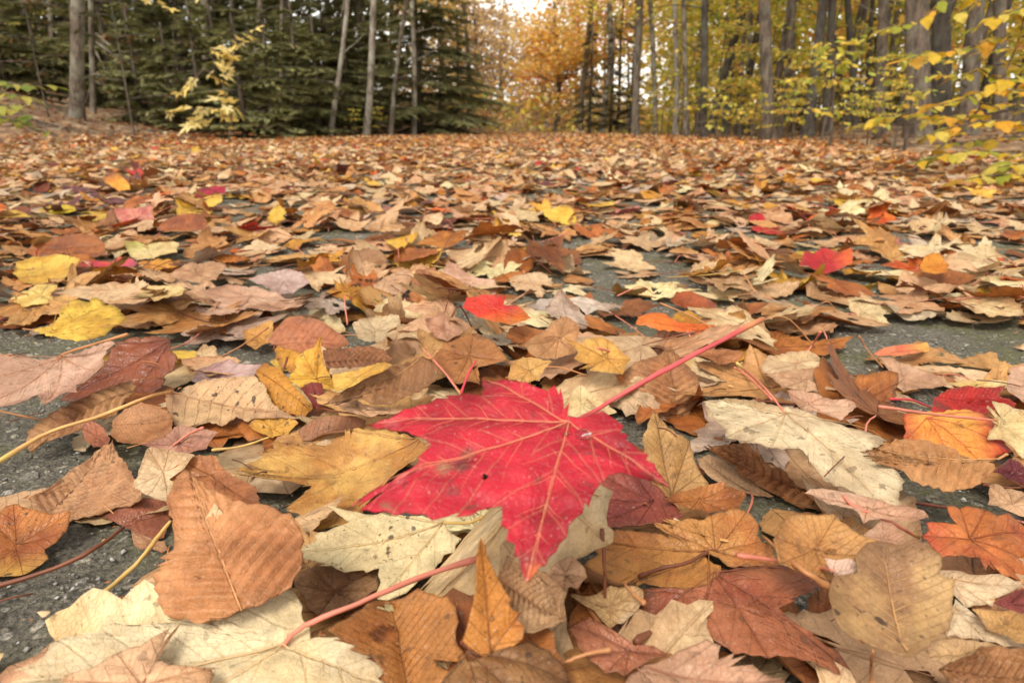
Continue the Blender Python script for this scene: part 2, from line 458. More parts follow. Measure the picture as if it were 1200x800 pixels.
def ruffle(L, amp, curl, n=3):
    ks = [(random.uniform(0, 6.3), random.uniform(4, 9) / L, random.uniform(0, 6.3), random.uniform(0.5, 1)) for _ in range(n)]
    ks += [(random.uniform(0, 6.3), random.uniform(12, 22) / L, random.uniform(0, 6.3), 0.22) for _ in range(2)]
    pk = [(random.uniform(0, 6.3), random.uniform(38, 60) / L, random.uniform(0, 6.3)) for _ in range(3)]
    es = [(random.randint(3, 5), random.uniform(0, 6.3), .8), (random.randint(7, 11), random.uniform(0, 6.3), .55), (random.randint(14, 20), random.uniform(0, 6.3), .25)]
    def f(q):
        r2 = (q ** 2).sum(1) / L ** 2
        z = np.zeros(len(q))
        for a, k, p, w in ks: z += w * np.sin((q[:, 0] * math.cos(a) + q[:, 1] * math.sin(a)) * k + p)
        for a, k, p in pk: z = z + .10 * np.sin((q[:, 0] * math.cos(a) + q[:, 1] * math.sin(a)) * k + p) / (.25 + r2)
        an = np.arctan2(q[:, 1], q[:, 0])
        rim = sum(w * np.sin(k * an + p) for k, p, w in es) * np.clip(r2, 0, 1.2) ** 1.5
        return amp * z * (0.25 + r2) + curl * r2 + amp * 1.1 * rim
    return f

# height of the litter so far, so that each leaf comes to rest on the ones below
RES = 0.004; HX0, HX1, HY0, HY1 = -2.3, 2.3, 0.04, 2.75
HM = np.full((int((HX1 - HX0) / RES), int((HY1 - HY0) / RES)), 0.0035)
def hm_idx(V):
    return (np.clip(((V[:, 0] - HX0) / RES).astype(int), 0, HM.shape[0] - 1), np.clip(((V[:, 1] - HY0) / RES).astype(int), 0, HM.shape[1] - 1))
def hm_get(V): return HM[hm_idx(V)]
def hm_put(V, T):
    P = V[T]
    S = np.concatenate([V, P.mean(1), (P[:, 0] + P[:, 1]) / 2, (P[:, 1] + P[:, 2]) / 2, (P[:, 0] + P[:, 2]) / 2])
    np.maximum.at(HM, hm_idx(S), S[:, 2])

# ------------------------------------------------------------------ fallen leaves: colours (measured off the photograph, as albedo)
K = 0.86
def C(*rgb): return lin(*rgb, k=K)
PAL = {  # name: base, patch, vein, spots, withered margin, gloss, weight
    'pinkish tan': (C(222, 176, 134), C(206, 154, 110), C(150, 98, 64), .3, .4, .25, 22),
    'pale tan': (C(228, 194, 150), C(210, 170, 126), C(170, 120, 78), .35, .35, .2, 25),
    'tan': (C(212, 158, 98), C(188, 130, 72), C(140, 88, 50), .4, .45, .25, 20),
    'greyish tan': (C(206, 182, 158), C(180, 152, 128), C(140, 104, 84), .5, .35, .2, 7),
    'orange brown': (C(192, 116, 54), C(160, 88, 40), C(118, 62, 32), .4, .5, .45, 13),
    'brown': (C(152, 94, 50), C(124, 70, 38), C(96, 52, 30), .45, .4, .45, 5),
    'dark red-brown': (C(128, 66, 46), C(104, 50, 38), C(78, 38, 28), .4, .4, .5, 1.8),
    'cream': (C(238, 216, 170), C(228, 200, 146), C(198, 158, 102), .4, .25, .15, 11),
    'yellow': (C(234, 192, 82), C(222, 168, 62), C(196, 138, 58), .35, .4, .2, 3.6),
    'golden': (C(214, 152, 56), C(192, 122, 44), C(150, 92, 38), .5, .5, .3, 4.5),
    'orange': (C(228, 120, 46), C(206, 84, 36), C(170, 66, 34), .3, .3, .3, 1.6),
    'red': (C(204, 48, 44), C(178, 32, 44), C(214, 120, 80), .3, .25, .35, 1.4),
    'dull pink': (C(204, 128, 112), C(176, 92, 84), C(150, 72, 62), .3, .3, .3, 1.0),
    'dark plum': (C(116, 62, 58), C(90, 44, 46), C(70, 34, 34), .3, .3, .5, .6),
}
PNAMES = list(PAL); PW = np.array([PAL[k][6] for k in PNAMES]); PW = PW / PW.sum()
def leaf_attrs(n, lp, ef, c1, c2, c3, spot, margin, gloss):
    f = lambda c, a: np.tile((*c, a), (n, 1))
    return {'c1': f(c1, spot), 'c2': f(c2, margin), 'c3': f(c3, gloss), 'lp': lp, 'ef': ef}
def pal_attrs(name, n, l, ef, spot=None):
    c1, c2, c3, sp, mg, gl, _ = PAL[name]
    k = random.uniform(0.86, 1.12); hue = 1 + RNG.uniform(-0.05, 0.05, 3)
    off = RNG.uniform(-50, 50, 3)
    lp = np.concatenate([l, np.zeros((n, 1))], 1) + off
    return leaf_attrs(n, lp, ef, np.clip(c1 * k * hue, 0, .85), np.clip(c2 * k * hue, 0, .85), c3 * k, sp * random.uniform(.3, 1.5) if spot is None else spot, mg, gl)
STEMC = {'tan': C(196, 140, 92), 'red': C(196, 74, 72), 'pink': C(222, 138, 118), 'yellow': C(216, 184, 112), 'brown': C(128, 74, 48), 'rose': C(214, 66, 84)}
def stem_geo(path, r0, r1, col, tipcol=None):
    P = smooth_path(path, 20)
    t = np.linspace(0, 1, 20)
    P[1:-1] += RNG.normal(0, r1 * .09, (18, 3)) * np.array([1, 1, .5])
    R = .8 * (r0 * .85 + (r1 - r0 * .85) * t) * (1 + .10 * np.sin(t * random.uniform(9, 22) + random.uniform(0, 6))); R[-1] *= 1.0; R[-2] *= 1.3; R[-3] *= 1.15; R[0] *= 0.6
    V, T = tube(P, R, 7)
    cc = np.tile((*col, 1), (len(V), 1))
    if tipcol is not None:
        cc[7 * 18:7 * 20] = (*tipcol, 1); cc[-1] = (*tipcol, 1)
    return V, T, {'c1': cc, 'lp': V + RNG.uniform(-9, 9, 3)}

LEAVES = []      # every fallen leaf near the lens, before it is decided which ones become objects
BARE = [(45, 400, 75, 22), (25, 490, 55, 32), (70, 690, 95, 62), (60, 745, 60, 45), (250, 334, 60, 13), (470, 277, 90, 9), (390, 350, 75, 20), (360, 315, 90, 8), (760, 315, 48, 20), (700, 352, 40, 12), (1045, 322, 45, 10), (1130, 405, 70, 18), (990, 436, 50, 24), (905, 605, 45, 18), (1105, 592, 50, 20), (772, 750, 30, 22), (955, 742, 45, 30), (330, 245, 60, 6), (730, 262, 60, 6), (500, 253, 60, 5), (850, 362, 40, 14), (560, 340, 45, 14), (160, 300, 60, 6), (640, 285, 60, 8)]
def in_bare(px, py, grow=1.0):
    for a, b, rx, ry in BARE:
        if np.any(((px - a) / rx) ** 2 + ((py - b) / ry) ** 2 < grow): return True
    return False

def random_leaf(x, y, colour=None, kind=None, L=None, flat=1.0, check=True):
    depth = y
    kind = kind or ('maple' if random.random() < 0.56 else 'beech')
    if colour is None:
        colour = PNAMES[RNG.choice(len(PNAMES), p=PW)]
        if y < .55 and colour in ('red', 'dark plum', 'orange'): colour = random.choice(['tan', 'pinkish tan', 'orange brown', 'pale tan'])
        if y < .4 and colour in ('yellow', 'golden', 'dull pink', 'dark red-brown'): colour = random.choice(['tan', 'brown', 'orange brown', 'pale tan'])
        if kind == 'beech' and colour in ('red', 'dark plum', 'dull pink', 'cream'): colour = random.choice(['tan', 'orange brown', 'pinkish tan'])
    L = L or (random.uniform(0.036, 0.058) if kind == 'maple' else random.uniform(0.042, 0.072)) * (1.12 if y < .5 else 1)
    low = depth > 1.3
    poly = (maple_outline(low) if kind == 'maple' else beech_outline(low)) * L
    yaw = random.uniform(0, 6.283)
    if check:
        cy, sy = math.cos(yaw), math.sin(yaw)
        W = np.stack([x + poly[:, 0] * cy - (poly[:, 1] - L * .45) * sy, y + poly[:, 0] * sy + (poly[:, 1] - L * .45) * cy, np.full(len(poly), 0.008)], 1)
        px, py, _ = project(W[::4] * .55 + W.mean(0) * .45)
        if y < 0.44 and (px < 215).any() and (py > 420).any():
            px, py, _ = project(W)
            if in_bare(px, py, 1.0): return None
        if in_bare(px, py, .55) and random.random() < 0.78: return None
    J = np.zeros(2); mid = np.array([0, L * (0.0 if kind == 'maple' else 0.5)])
    if depth < 0.8: poly = densify(poly, 0.0032, 0.0011); rings = 7
    elif depth < 1.3: poly = densify(poly, 0.007, 0.0006); rings = 4
    else: rings = 3
    if depth < 1.3:
        for _ in range(random.choice((0, 0, 1, 1, 2))):
            an = np.arctan2(poly[:, 1] - mid[1], poly[:, 0] - mid[0]); a0 = random.uniform(-3.1, 3.1); wd = random.uniform(.08, .35)
            w = np.abs((an - a0 + math.pi) % (2 * math.pi) - math.pi) < wd
            poly = np.where(w[:, None], mid + (poly - mid) * (random.uniform(.55, .85) + RNG.uniform(-.05, .05, (len(poly), 1))), poly)
    l, T, ef, out = surface(poly, mid, rings)
    if depth < 1.3 and random.random() < .3:
        cen = l[T].mean(1); keep = np.ones(len(T), bool)
        for _ in range(random.randint(1, 3)):
            h0 = l[random.randrange(1, len(l))] * .7 + mid * .3; hr = random.uniform(.002, .006)
            keep &= ((cen - h0) ** 2 / np.array([hr, hr * random.uniform(.5, 1)]) ** 2).sum(1) > 1
        T = T[keep]
    if kind == 'maple':
        r = [(0, 1), (math.sin(.84), math.cos(.84)), (-math.sin(.84), math.cos(.84)), (math.sin(1.7), math.cos(1.7)), (-math.sin(1.7), math.cos(1.7))]
        dirs = np.array(r, float); uv = vein_uv(l, T, J, dirs, L, 6)
    else:
        dirs = np.array([(0, 1.0)]); uv = vein_uv(l, T, J, dirs, L, 11)
    style = random.random()
    rf = ruffle(L, L * (random.uniform(0.02, 0.05) if random.random() < .75 else random.uniform(.06, .10)), L * random.uniform(-0.15, 0.25) * flat)
    kx = random.choice((-1, 1, 1)) * (random.uniform(2, 14) if style < 0.62 else random.uniform(14, 34) if style < 0.9 else random.uniform(36, 60)) * flat
    ky = random.uniform(-9, 12) * flat
    axis = random.uniform(-0.35, 0.35) if kind == 'beech' else random.uniform(-0.8, 0.8)
    ca, sa = math.cos(axis), math.sin(axis)
    pleat = 0.0006 if kind == 'beech' and depth < 0.8 else 0
    # shape in the leaf's own frame: bent about the midrib, then along it
    def local(q):
        q0 = q - np.array([0, L * .45])
        z = rf(q0)
        if pleat: z = z + pleat * np.abs(((q[:, 1] / L * 11 - np.abs(q[:, 0]) / L * 6.5) % 1) - 0.5) * 2
        xx, yy = q0[:, 0] * ca + q0[:, 1] * sa, -q0[:, 0] * sa + q0[:, 1] * ca
        X = np.sin(np.clip(kx * xx, -2.6, 2.6)) / kx; Z = (1 - np.cos(np.clip(kx * xx, -2.6, 2.6))) / kx
        Yb = np.sin(ky * yy) / ky; Zb = (1 - np.cos(ky * yy)) / ky
        return np.stack([X * ca - Yb * sa, X * sa + Yb * ca, Z + Zb + z], 1)
    cy, sy = math.cos(yaw), math.sin(yaw)
    Rz = np.array([[cy, -sy, 0], [sy, cy, 0], [0, 0, 1.0]])
    off = np.array([x, y, 0.0])
    W = local(l) @ Rz.T + off
    h = hm_get(W)
    A = np.stack([W[:, 0] - x, W[:, 1] - y, np.ones(len(W))], 1)
    co = np.linalg.lstsq(A, h, rcond=None)[0]
    sxs, sys_ = np.clip(co[:2] * 0.9, -0.6, 0.6) + RNG.normal(0, 0.06 if style < 0.7 else 0.16, 2)
    def full(q):
        W = local(np.asarray(q, float)) @ Rz.T + off
        W[:, 2] += sxs * (W[:, 0] - x) + sys_ * (W[:, 1] - y)
        return W
    W = full(l)
    dz = np.quantile(hm_get(W) - W[:, 2], 0.86) + 0.0006
    def world(q):
        W = full(q); W[:, 2] += dz
        return W
    V = world(l)
    low_lim = hm_get(V) * 0.6 + 0.0035 * 0.4
    V[:, 2] = np.maximum(V[:, 2], np.maximum(low_lim, 0.0045))
    hm_put(V, T)
    lf = dict(kind=kind, colour=colour, L=L, V=V, T=T, uv=uv, attrs=pal_attrs(colour, len(l), l, ef), hero=False, world=world, J=J, rolled=abs(kx) > 30, curled=14 < abs(kx) <= 30)
    tips = [out[np.argmax(((out - J) / (np.linalg.norm(out - J, axis=1, keepdims=True) + 1e-9)) @ d)] for d in dirs]
    lf['veins'] = [(J, tp) for tp in tips] if kind == 'maple' else [(J, np.array([0, L * .97]))]
    if random.random() < (0.75 if kind == 'maple' else 0.5):
        sl = L * (random.uniform(0.5, 1.0) if kind == 'maple' else random.uniform(0.1, 0.18))
        s0 = V[0] if kind == 'maple' else world(np.array([[0, 0.0]]))[0]
        ang = yaw - math.pi / 2 + random.uniform(-0.35, 0.35)
        dv = np.array([math.cos(ang), math.sin(ang), 0])
        p1 = s0 + dv * sl * 0.5; p2 = s0 + dv * sl + np.array([math.cos(ang + 1.5), math.sin(ang + 1.5), 0]) * sl * random.uniform(-.25, .25)
        rise = random.uniform(0, 0.35) * sl
        hh = hm_get(np.array([p1, p2]))
        p1[2] = max(hh[0] + 0.001, s0[2] + rise * 0.5); p2[2] = max(hh[1] + 0.001, s0[2] + rise if random.random() < .4 else hh[1] + 0.001)
        sc = STEMC[random.choice({'red': ['rose', 'red'], 'orange': ['red', 'pink'], 'yellow': ['yellow', 'pink'], 'cream': ['yellow', 'tan', 'pink']}.get(colour, ['tan', 'brown', 'tan', 'pink', 'brown']))]
        lf['stem'] = stem_geo([s0, p1, p2], 0.00055, 0.0007, sc)
    LEAVES.append(lf)
    return lf

# ------------------------------------------------------------------ fallen leaves: the ones one can recognise, traced where they lie
CROPS = {'a': (0, 380, 3.6367), 'b': (200, 380, 3.6375), 'c': (0, 580, 3.6375), 'd': (300, 580, 3.6375), 'e': (400, 360, 2.352), 'f': (600, 580, 3.6375), 'g': (880, 580, 3.6375), 'h': (800, 380, 3.0), 'p': (0, 0, 1.0),
         'i': (0, 200, 3.0), 'j': (400, 200, 3.0), 'k': (800, 200, 3.0), 'l': (300, 320, 4.0), 'm': (600, 320, 4.0), 'q': (0, 160, 4.0), 'r': (300, 160, 4.0), 's': (600, 160, 4.0), 't': (900, 160, 4.0)}
def px_of(crop, pts):
    x0, y0, s = CROPS[crop]
    return np.array([(x0 + u / s, y0 + v / s) for u, v in pts], float)
def traced(crop, pts, J, ref, label, cols, T=None, a=0.0, b=0.0, z=0.012, veins='palmate', amp=0.034, curl=None, spot=.35, margin=.3, gloss=.2, stem=None, stemcol='tan', stemr=0.0007, holes=(), center=None, grad=None, q=0.93, kind='maple', tooth=0.0009, tipcol=None, zfix=None, colour_spots=(), rings=None, fold=None, lift=0.0):
    if curl is None: curl = random.choice((-1, 1, 1)) * random.uniform(.10, .34)
    if fold is None: fold = random.uniform(.05, .45) * random.choice((1, 1, -1)) if veins == 'pinnate' else random.uniform(-.05, .12)
    pp = px_of(crop, pts)
    if pp[:, 1].mean() < 300: curl *= .3; fold *= .3; amp *= .6
    Jp = px_of(crop, [J])[0]
    c_is_J = veins == 'palmate' and center is None
    ctr_px = Jp if c_is_J else (px_of(crop, [center])[0] if center is not None else pp.mean(0))
    Tp = px_of(crop, [T])[0] if T is not None else None
    z0 = z; state = random.getstate(); ppa = pp.copy()
    for it in range(6):
        random.setstate(state)
        O = on_ground(Jp[0], Jp[1], z0)
        nrm = np.array([-b, -a, 1.0]); nrm /= np.linalg.norm(nrm)
        e1 = np.array([1, 0, b]); e1 = e1 / np.linalg.norm(e1); e2 = np.cross(nrm, e1)
        def flat(px):
            out = []
            for p in np.atleast_2d(px):
                d = ray(*p); t = np.dot(O - CP, nrm) / np.dot(d, nrm)
                P = CP + d * t - O
                out.append((P @ e1, P @ e2))
            return np.array(out)
        poly = flat(ppa); c = flat(ctr_px)[0]
        L = np.linalg.norm(poly - c, axis=1).max()
        rf = ruffle(L, L * amp, L * curl)
        near = np.linalg.norm(O - CP)
        dp = densify(poly, 0.0021 if near < 0.45 else 0.003, tooth * min(1, L / 0.05))
        l, Tr, ef, out = surface(dp, c, rings or ((30 if kind == 'beech' else 12) if near < 0.45 else 7))
        J2 = np.zeros(2)
        if veins == 'palmate':
            # the lobes are where the outline reaches farthest
            vo = J2 if np.linalg.norm(J2 - c) < 1.0 * L else c
            r = np.linalg.norm(out - vo, axis=1); an = np.arctan2(*(out - vo).T[::-1])
            cand = []
            for i in np.argsort(-r):
                if r[i] < 0.38 * r.max(): break
                if all(abs((an[i] - an[k] + math.pi) % (2 * math.pi) - math.pi) > 0.5 for k in cand): cand.append(i)
                if len(cand) == 6: break
            tips = [out[i] for i in cand]
            dirs = np.array([(t - vo) / np.linalg.norm(t - vo) for t in tips]); org = vo
            vv = [(vo, t) for t in tips]; N = 5.5
        else:
            T2 = flat(Tp)[0]; dirs = np.array([T2 / np.linalg.norm(T2)]); org = J2; vv = [(J2, T2 * 0.97)]; N = 11
        Lv = np.linalg.norm(vv[0][1] - vv[0][0])
        pl = (0.0016 if near < .45 else .0010) if veins == 'pinnate' and kind == 'beech' else 0.0
        def world(qv, O=O, e1=e1, e2=e2, nrm=nrm, rf=rf, c=c, org=org, dirs=dirs, Lv=Lv, pl=pl):
            qv = np.asarray(qv, float)
            bz = rf(qv - c)
            if pl:
                g = qv - org; s = g @ dirs[0]; u = np.abs(g[:, 0] * dirs[0][1] - g[:, 1] * dirs[0][0])
                bz = bz + fold * np.sqrt(u ** 2 + (.04 * Lv) ** 2) + pl * (np.abs(((s / Lv * 11 - u / Lv * 6.5) % 1) - 0.5) * 2 - 0.5) - 0.0012 * np.exp(-(u / (0.06 * Lv)) ** 2)
            else:
                g = qv - org
                if len(dirs) == 1: bz = bz + fold * np.abs(g[:, 0] * dirs[0][1] - g[:, 1] * dirs[0][0])
                d = np.min([np.where(g @ k > 0, np.abs(g[:, 0] * k[1] - g[:, 1] * k[0]), 1) for k in dirs], axis=0)
                bz = bz - 0.0011 * np.exp(-(d / (0.05 * Lv)) ** 2)
            return O + qv[:, :1] * e1 + qv[:, 1:] * e2 + bz[:, None] * nrm
        V = world(l)
        if it == 5: break
        # let the curled outline still fall where the leaf lies
        wx, wy, _ = project(world(poly)); ppa = ppa + np.clip(0.8 * (pp - np.stack([wx, wy], 1)), -25, 25)
        lim = 70 if pp[:, 1].mean() > 380 else 12
        ppa = pp + np.clip(ppa - pp, -lim, lim)
        dz = np.quantile(hm_get(V) + 0.0007 + lift - V[:, 2], q)
        z0 += float(np.clip(dz, -0.02, 0.03))
    if zfix is None:
        V[:, 2] = np.maximum(V[:, 2], 0.0045)
    uv = vein_uv(l, Tr, org, dirs, Lv, N)
    if holes:
        cx, cy, _ = project(V[Tr].mean(1)); keep = np.ones(len(Tr), bool)
        for hx, hy, rx, ry in holes:
            (hx, hy), = px_of(crop, [(hx, hy)]); s = CROPS[crop][2]
            keep &= ((cx - hx) / (rx / s)) ** 2 + ((cy - hy) / (ry / s)) ** 2 > 1
        uv = uv.reshape(-1, 3, 2)[keep].reshape(-1, 2); Tr = Tr[keep]
    n = len(l); off = RNG.uniform(-50, 50, 3)
    at = leaf_attrs(n, np.concatenate([l, np.zeros((n, 1))], 1) + off, ef, C(*cols[0]), C(*cols[1]), C(*cols[2]), spot, margin, gloss)
    if grad is not None:
        # the leaf itself turns colour along one direction (centre point, direction, colour)
        for (gx, gy), (ux, uy), gc in grad:
            g0 = flat(px_of(crop, [(gx, gy)])[0])[0]; g1 = flat(px_of(crop, [(ux, uy)])[0])[0]
            dd = g1 - g0; tt = np.clip(((l - g0) @ dd) / (dd @ dd), 0, 1)[:, None]
            at['c1'][:, :3] += (C(*gc) - at['c1'][:, :3]) * tt
            at['c2'][:, :3] += (C(*gc) * 0.85 - at['c2'][:, :3]) * tt
    for sx, sy, sr, sc_ in colour_spots:  # brown and grey blemishes, plus paler pink patches, mixed into the blade colours
        (sx, sy), = px_of(crop, [(sx, sy)]); vx, vy, _ = project(V); sr = sr / CROPS[crop][2]
        w = np.clip((1.1 - np.hypot(vx - sx, (vy - sy) * 1.3) / sr) * 2.6 + RNG.normal(0, .25, n), 0, 1)[:, None] * .8
        for ck in ('c1', 'c2'): at[ck][:, :3] += (C(*sc_) - at[ck][:, :3]) * w
    hm_put(V, Tr)
    lf = dict(kind=kind, colour=None, L=L, V=V, T=Tr, uv=uv, attrs=at, hero=True, ref=ref, label=label, world=world, J=org, veins=vv, veincol=C(*cols[2]), pinnate=(veins == 'pinnate'), Lv=Lv, dirs=dirs, out=out)
    if stem:
        path = []
        prev = None
        for i, s in enumerate(stem):
            (sx, sy), = px_of(crop, [s[:2]])
            if i == 0: P = world(flat((sx, sy)))[0] + nrm * 0.0003
            else: P = on_ground(sx, sy, max(0.006, s[2] / 100 + (z0 - z) * 0.7))
            path.append(P)
        lf['stem'] = stem_geo(path, stemr * 0.9, stemr, STEMC[stemcol] if isinstance(stemcol, str) else C(*stemcol), tipcol)
    LEAVES.append(lf)
    return lf
# ------------------------------------------------------------------ lay the litter: first the loose under-layer
def scatter():
    spots = []
    y = 0.12
    for (y0, y1, dens) in ((0.11, 0.5, 720), (0.5, 1.0, 860), (1.0, 1.6, 820), (1.6, 2.7, 720)):
        area = 0
        n = int(dens * (y1 - y0) * (0.8 * (y0 + y1) + 0.3))
        for _ in range(n):
            yy = random.uniform(y0, y1); w = 0.8 * yy + 0.15
            spots.append((random.uniform(-w, min(w, 2.2)), yy))
    random.shuffle(spots)
    for x, y in spots:
        random_leaf(x, y, flat=.8 if y > 0.42 else 0.85)
scatter()

# ------------------------------------------------------------------ then the leaves one can recognise, lowest first
TAN = ((206, 162, 124), (190, 140, 102), (150, 100, 66))
PINK = ((212, 170, 142), (200, 152, 122), (160, 108, 82))
CREAM = ((232, 212, 166), (226, 198, 142), (210, 176, 124))
YEL = ((232, 192, 84), (216, 166, 62), (190, 140, 60))
GOLD = ((216, 160, 70), (190, 120, 50), (150, 92, 42))
ORB = ((186, 118, 62), (158, 90, 44), (112, 62, 34))
RBR = ((160, 92, 64), (136, 68, 50), (100, 50, 40))
BRN = ((150, 98, 62), (122, 72, 44), (90, 52, 34))
# ---- far middle ground
traced('q', [(360, 260), (420, 245), (480, 270), (570, 290), (600, 300), (540, 315), (430, 275), (300, 250), (265, 235), (300, 222), (370, 225), (420, 240)], (400, 262), 'the plum maple leaf', 'dark plum curled maple leaf lying flat among tan leaves on the road', ((122, 74, 76), (100, 52, 56), (160, 60, 60)), a=.1, center=(420, 262), stem=[(340, 262), (334, 235, 2.2)], stemcol='red')
traced('q', [(480, 190), (520, 168), (560, 175), (580, 195), (605, 220), (612, 250), (560, 258), (525, 235), (490, 215)], (545, 215), 'the orange-yellow ovate leaf', 'bright orange-yellow ovate leaf with a brown curled top', ((236, 168, 60), (228, 140, 48), (200, 120, 50)), a=.5, kind='birch', grad=[((545, 215), (520, 165), (150, 80, 40))])
traced('q', [(905, 290), (930, 250), (990, 235), (1060, 240), (1055, 262), (1000, 280), (950, 296)], (985, 265), 'the magenta leaf', 'dark magenta leaf lying on the road beside a yellow maple leaf', ((172, 34, 60), (120, 30, 50), (150, 60, 60)), a=.5, kind='birch')
traced('q', [(865, 300), (930, 300), (960, 285), (1010, 270), (1045, 280), (1040, 310), (1000, 330), (940, 335), (890, 318)], (960, 308), 'the yellow leaf touching the magenta one', 'small golden yellow maple leaf touching the dark magenta leaf', YEL, a=.4)
traced('q', [(170, 345), (230, 325), (300, 318), (350, 330), (358, 348), (310, 360), (240, 362), (190, 358)], (265, 343), 'the olive-yellow curled leaf', 'olive-yellow curled leaf resting on a tan leaf', ((206, 176, 44), (180, 150, 40), (150, 120, 40)), a=.5, kind='birch')
traced('q', [(25, 370), (60, 335), (110, 325), (148, 340), (140, 375), (90, 392), (40, 390)], (90, 360), 'the dark brown rolled leaf', 'dark chestnut rolled leaf beside an olive-yellow curled leaf', ((130, 66, 34), (100, 48, 26), (80, 40, 24)), a=.7, kind='birch', gloss=.5)
traced('q', [(490, 420), (500, 360), (530, 335), (545, 400), (560, 440), (520, 435)], (520, 390), 'the brown fold behind the dusty pink leaf', 'small brown fold of a dry leaf behind the dusty pink leaf', BRN, a=.9, kind='birch')
traced('q', [(530, 340), (590, 335), (650, 335), (715, 320), (715, 365), (735, 400), (735, 435), (680, 445), (610, 440), (580, 425), (550, 385)], (640, 390), 'the dusty pink leaf', 'dusty pink-red maple leaf propped upright beside a chestnut beech leaf', ((206, 132, 112), (190, 100, 92), (160, 84, 74)), a=1.3, center=(640, 390))
traced('q', [(735, 440), (760, 400), (810, 375), (880, 358), (940, 362), (972, 395), (965, 435), (900, 442), (820, 445)], (745, 440), 'the chestnut cupped beech leaf', 'chestnut brown cupped beech leaf beside the dusty pink maple leaf', ((164, 92, 48), (136, 70, 38), (100, 54, 34)), T=(970, 390), a=1.0, veins='pinnate', kind='beech')
traced('q', [(115, 540), (150, 505), (215, 495), (270, 465), (380, 455), (450, 465), (490, 500), (497, 555), (440, 568), (360, 565), (300, 545), (230, 560), (160, 565)], (320, 520), 'the big chestnut rolled leaf', 'large chestnut beech leaf rolled lengthwise beside a yellow leaf', ((168, 100, 50), (140, 78, 42), (100, 58, 34)), T=(490, 510), a=.9, veins='pinnate', kind='beech', gloss=.4)
traced('q', [(580, 495), (630, 490), (700, 500), (760, 495), (840, 500), (830, 545), (760, 555), (720, 575), (640, 580), (610, 560)], (700, 535), 'the pale yellow-green leaf', 'pale yellow leaf with a greenish corner near the small red leaf', ((230, 206, 148), (222, 190, 126), (190, 150, 90)), a=.2, grad=[((690, 535), (590, 500), (196, 196, 96))])
traced('q', [(370, 605), (410, 578), (470, 580), (520, 590), (560, 562), (620, 570), (655, 600), (600, 615), (540, 618), (470, 612), (420, 610)], (545, 595), 'the small red leaf', 'small coral red maple leaf lying on the mossy asphalt', ((222, 84, 66), (196, 62, 76), (230, 120, 100)), a=.25, stem=[(545, 600), (510, 668, .8)], stemcol='red', grad=[((520, 595), (640, 600), (192, 76, 104))])
traced('q', [(60, 640), (75, 590), (160, 562), (260, 548), (375, 570), (345, 620), (270, 690), (180, 695), (100, 680)], (160, 660), 'the bright yellow leaf', 'bright yellow broad leaf with a thin red stem, lying over a cream leaf', YEL, a=.35, kind='birch', veins='pinnate', T=(365, 572), stem=[(125, 660), (165, 600, 1.6), (172, 530, 3.2)], stemcol='red')
traced('q', [(40, 770), (120, 715), (180, 690), (270, 675), (270, 705), (240, 740), (260, 775), (200, 798), (110, 800)], (190, 735), 'the pale yellow leaf', 'pale butter yellow maple leaf under the bright yellow leaf', ((234, 204, 122), (226, 184, 92), (196, 150, 84)), a=.2, stem=[(240, 745), (175, 705, 1.4)], stemcol='red')
traced('i', [(190, 432), (280, 405), (400, 390), (500, 386), (525, 400), (470, 430), (400, 458), (330, 455), (250, 442)], (510, 395), 'the long wet tan leaf', 'long narrow tan leaf dotted with dew on bare asphalt', ((218, 182, 140), (204, 160, 116), (160, 112, 76)), T=(195, 432), a=.25, veins='pinnate', kind='beech', gloss=.5)
traced('i', [(440, 457), (480, 432), (520, 400), (600, 402), (640, 398), (660, 430), (640, 462), (590, 465), (540, 472), (510, 445)], (560, 425), 'the cream leaf by the long tan leaf', 'cream maple leaf lying at the end of the long wet tan leaf', ((230, 200, 140), (224, 186, 116), (190, 146, 90)), a=.15)
traced('i', [(590, 372), (640, 335), (700, 325), (770, 325), (800, 340), (760, 385), (700, 395), (640, 388)], (690, 360), 'the fawn maple leaf', 'fawn maple leaf spread on asphalt beside a small pale one', TAN, a=.2)
traced('i', [(700, 420), (800, 398), (900, 405), (980, 430), (1060, 470), (1115, 455), (1060, 505), (1000, 512), (920, 490), (870, 480), (780, 520), (700, 510), (760, 460)], (880, 440), 'the broad weathered tan leaf', 'broad weathered tan leaf with a torn edge under a greyish one', PINK, a=.2)
traced('i', [(870, 382), (940, 360), (1010, 345), (1060, 355), (1090, 395), (1030, 432), (960, 430), (920, 402)], (1000, 385), 'the mauve-grey leaf', 'mauve-grey maple leaf lying on top of a golden leaf', ((206, 176, 166), (184, 150, 140), (140, 100, 92)), a=.3)
traced('i', [(110, 562), (165, 550), (210, 512), (222, 462), (310, 468), (330, 442), (390, 470), (425, 488), (445, 522), (410, 545), (370, 580), (300, 597), (220, 592), (160, 580)], (180, 565), 'the lemon yellow maple leaf', 'clear lemon yellow maple leaf lying flat on bare grey asphalt', ((236, 196, 78), (226, 178, 64), (200, 150, 66)), a=.12, center=(260, 535), spot=.6, stem=[(190, 562), (80, 556, .6)], stemcol='tan', stemr=.0006)
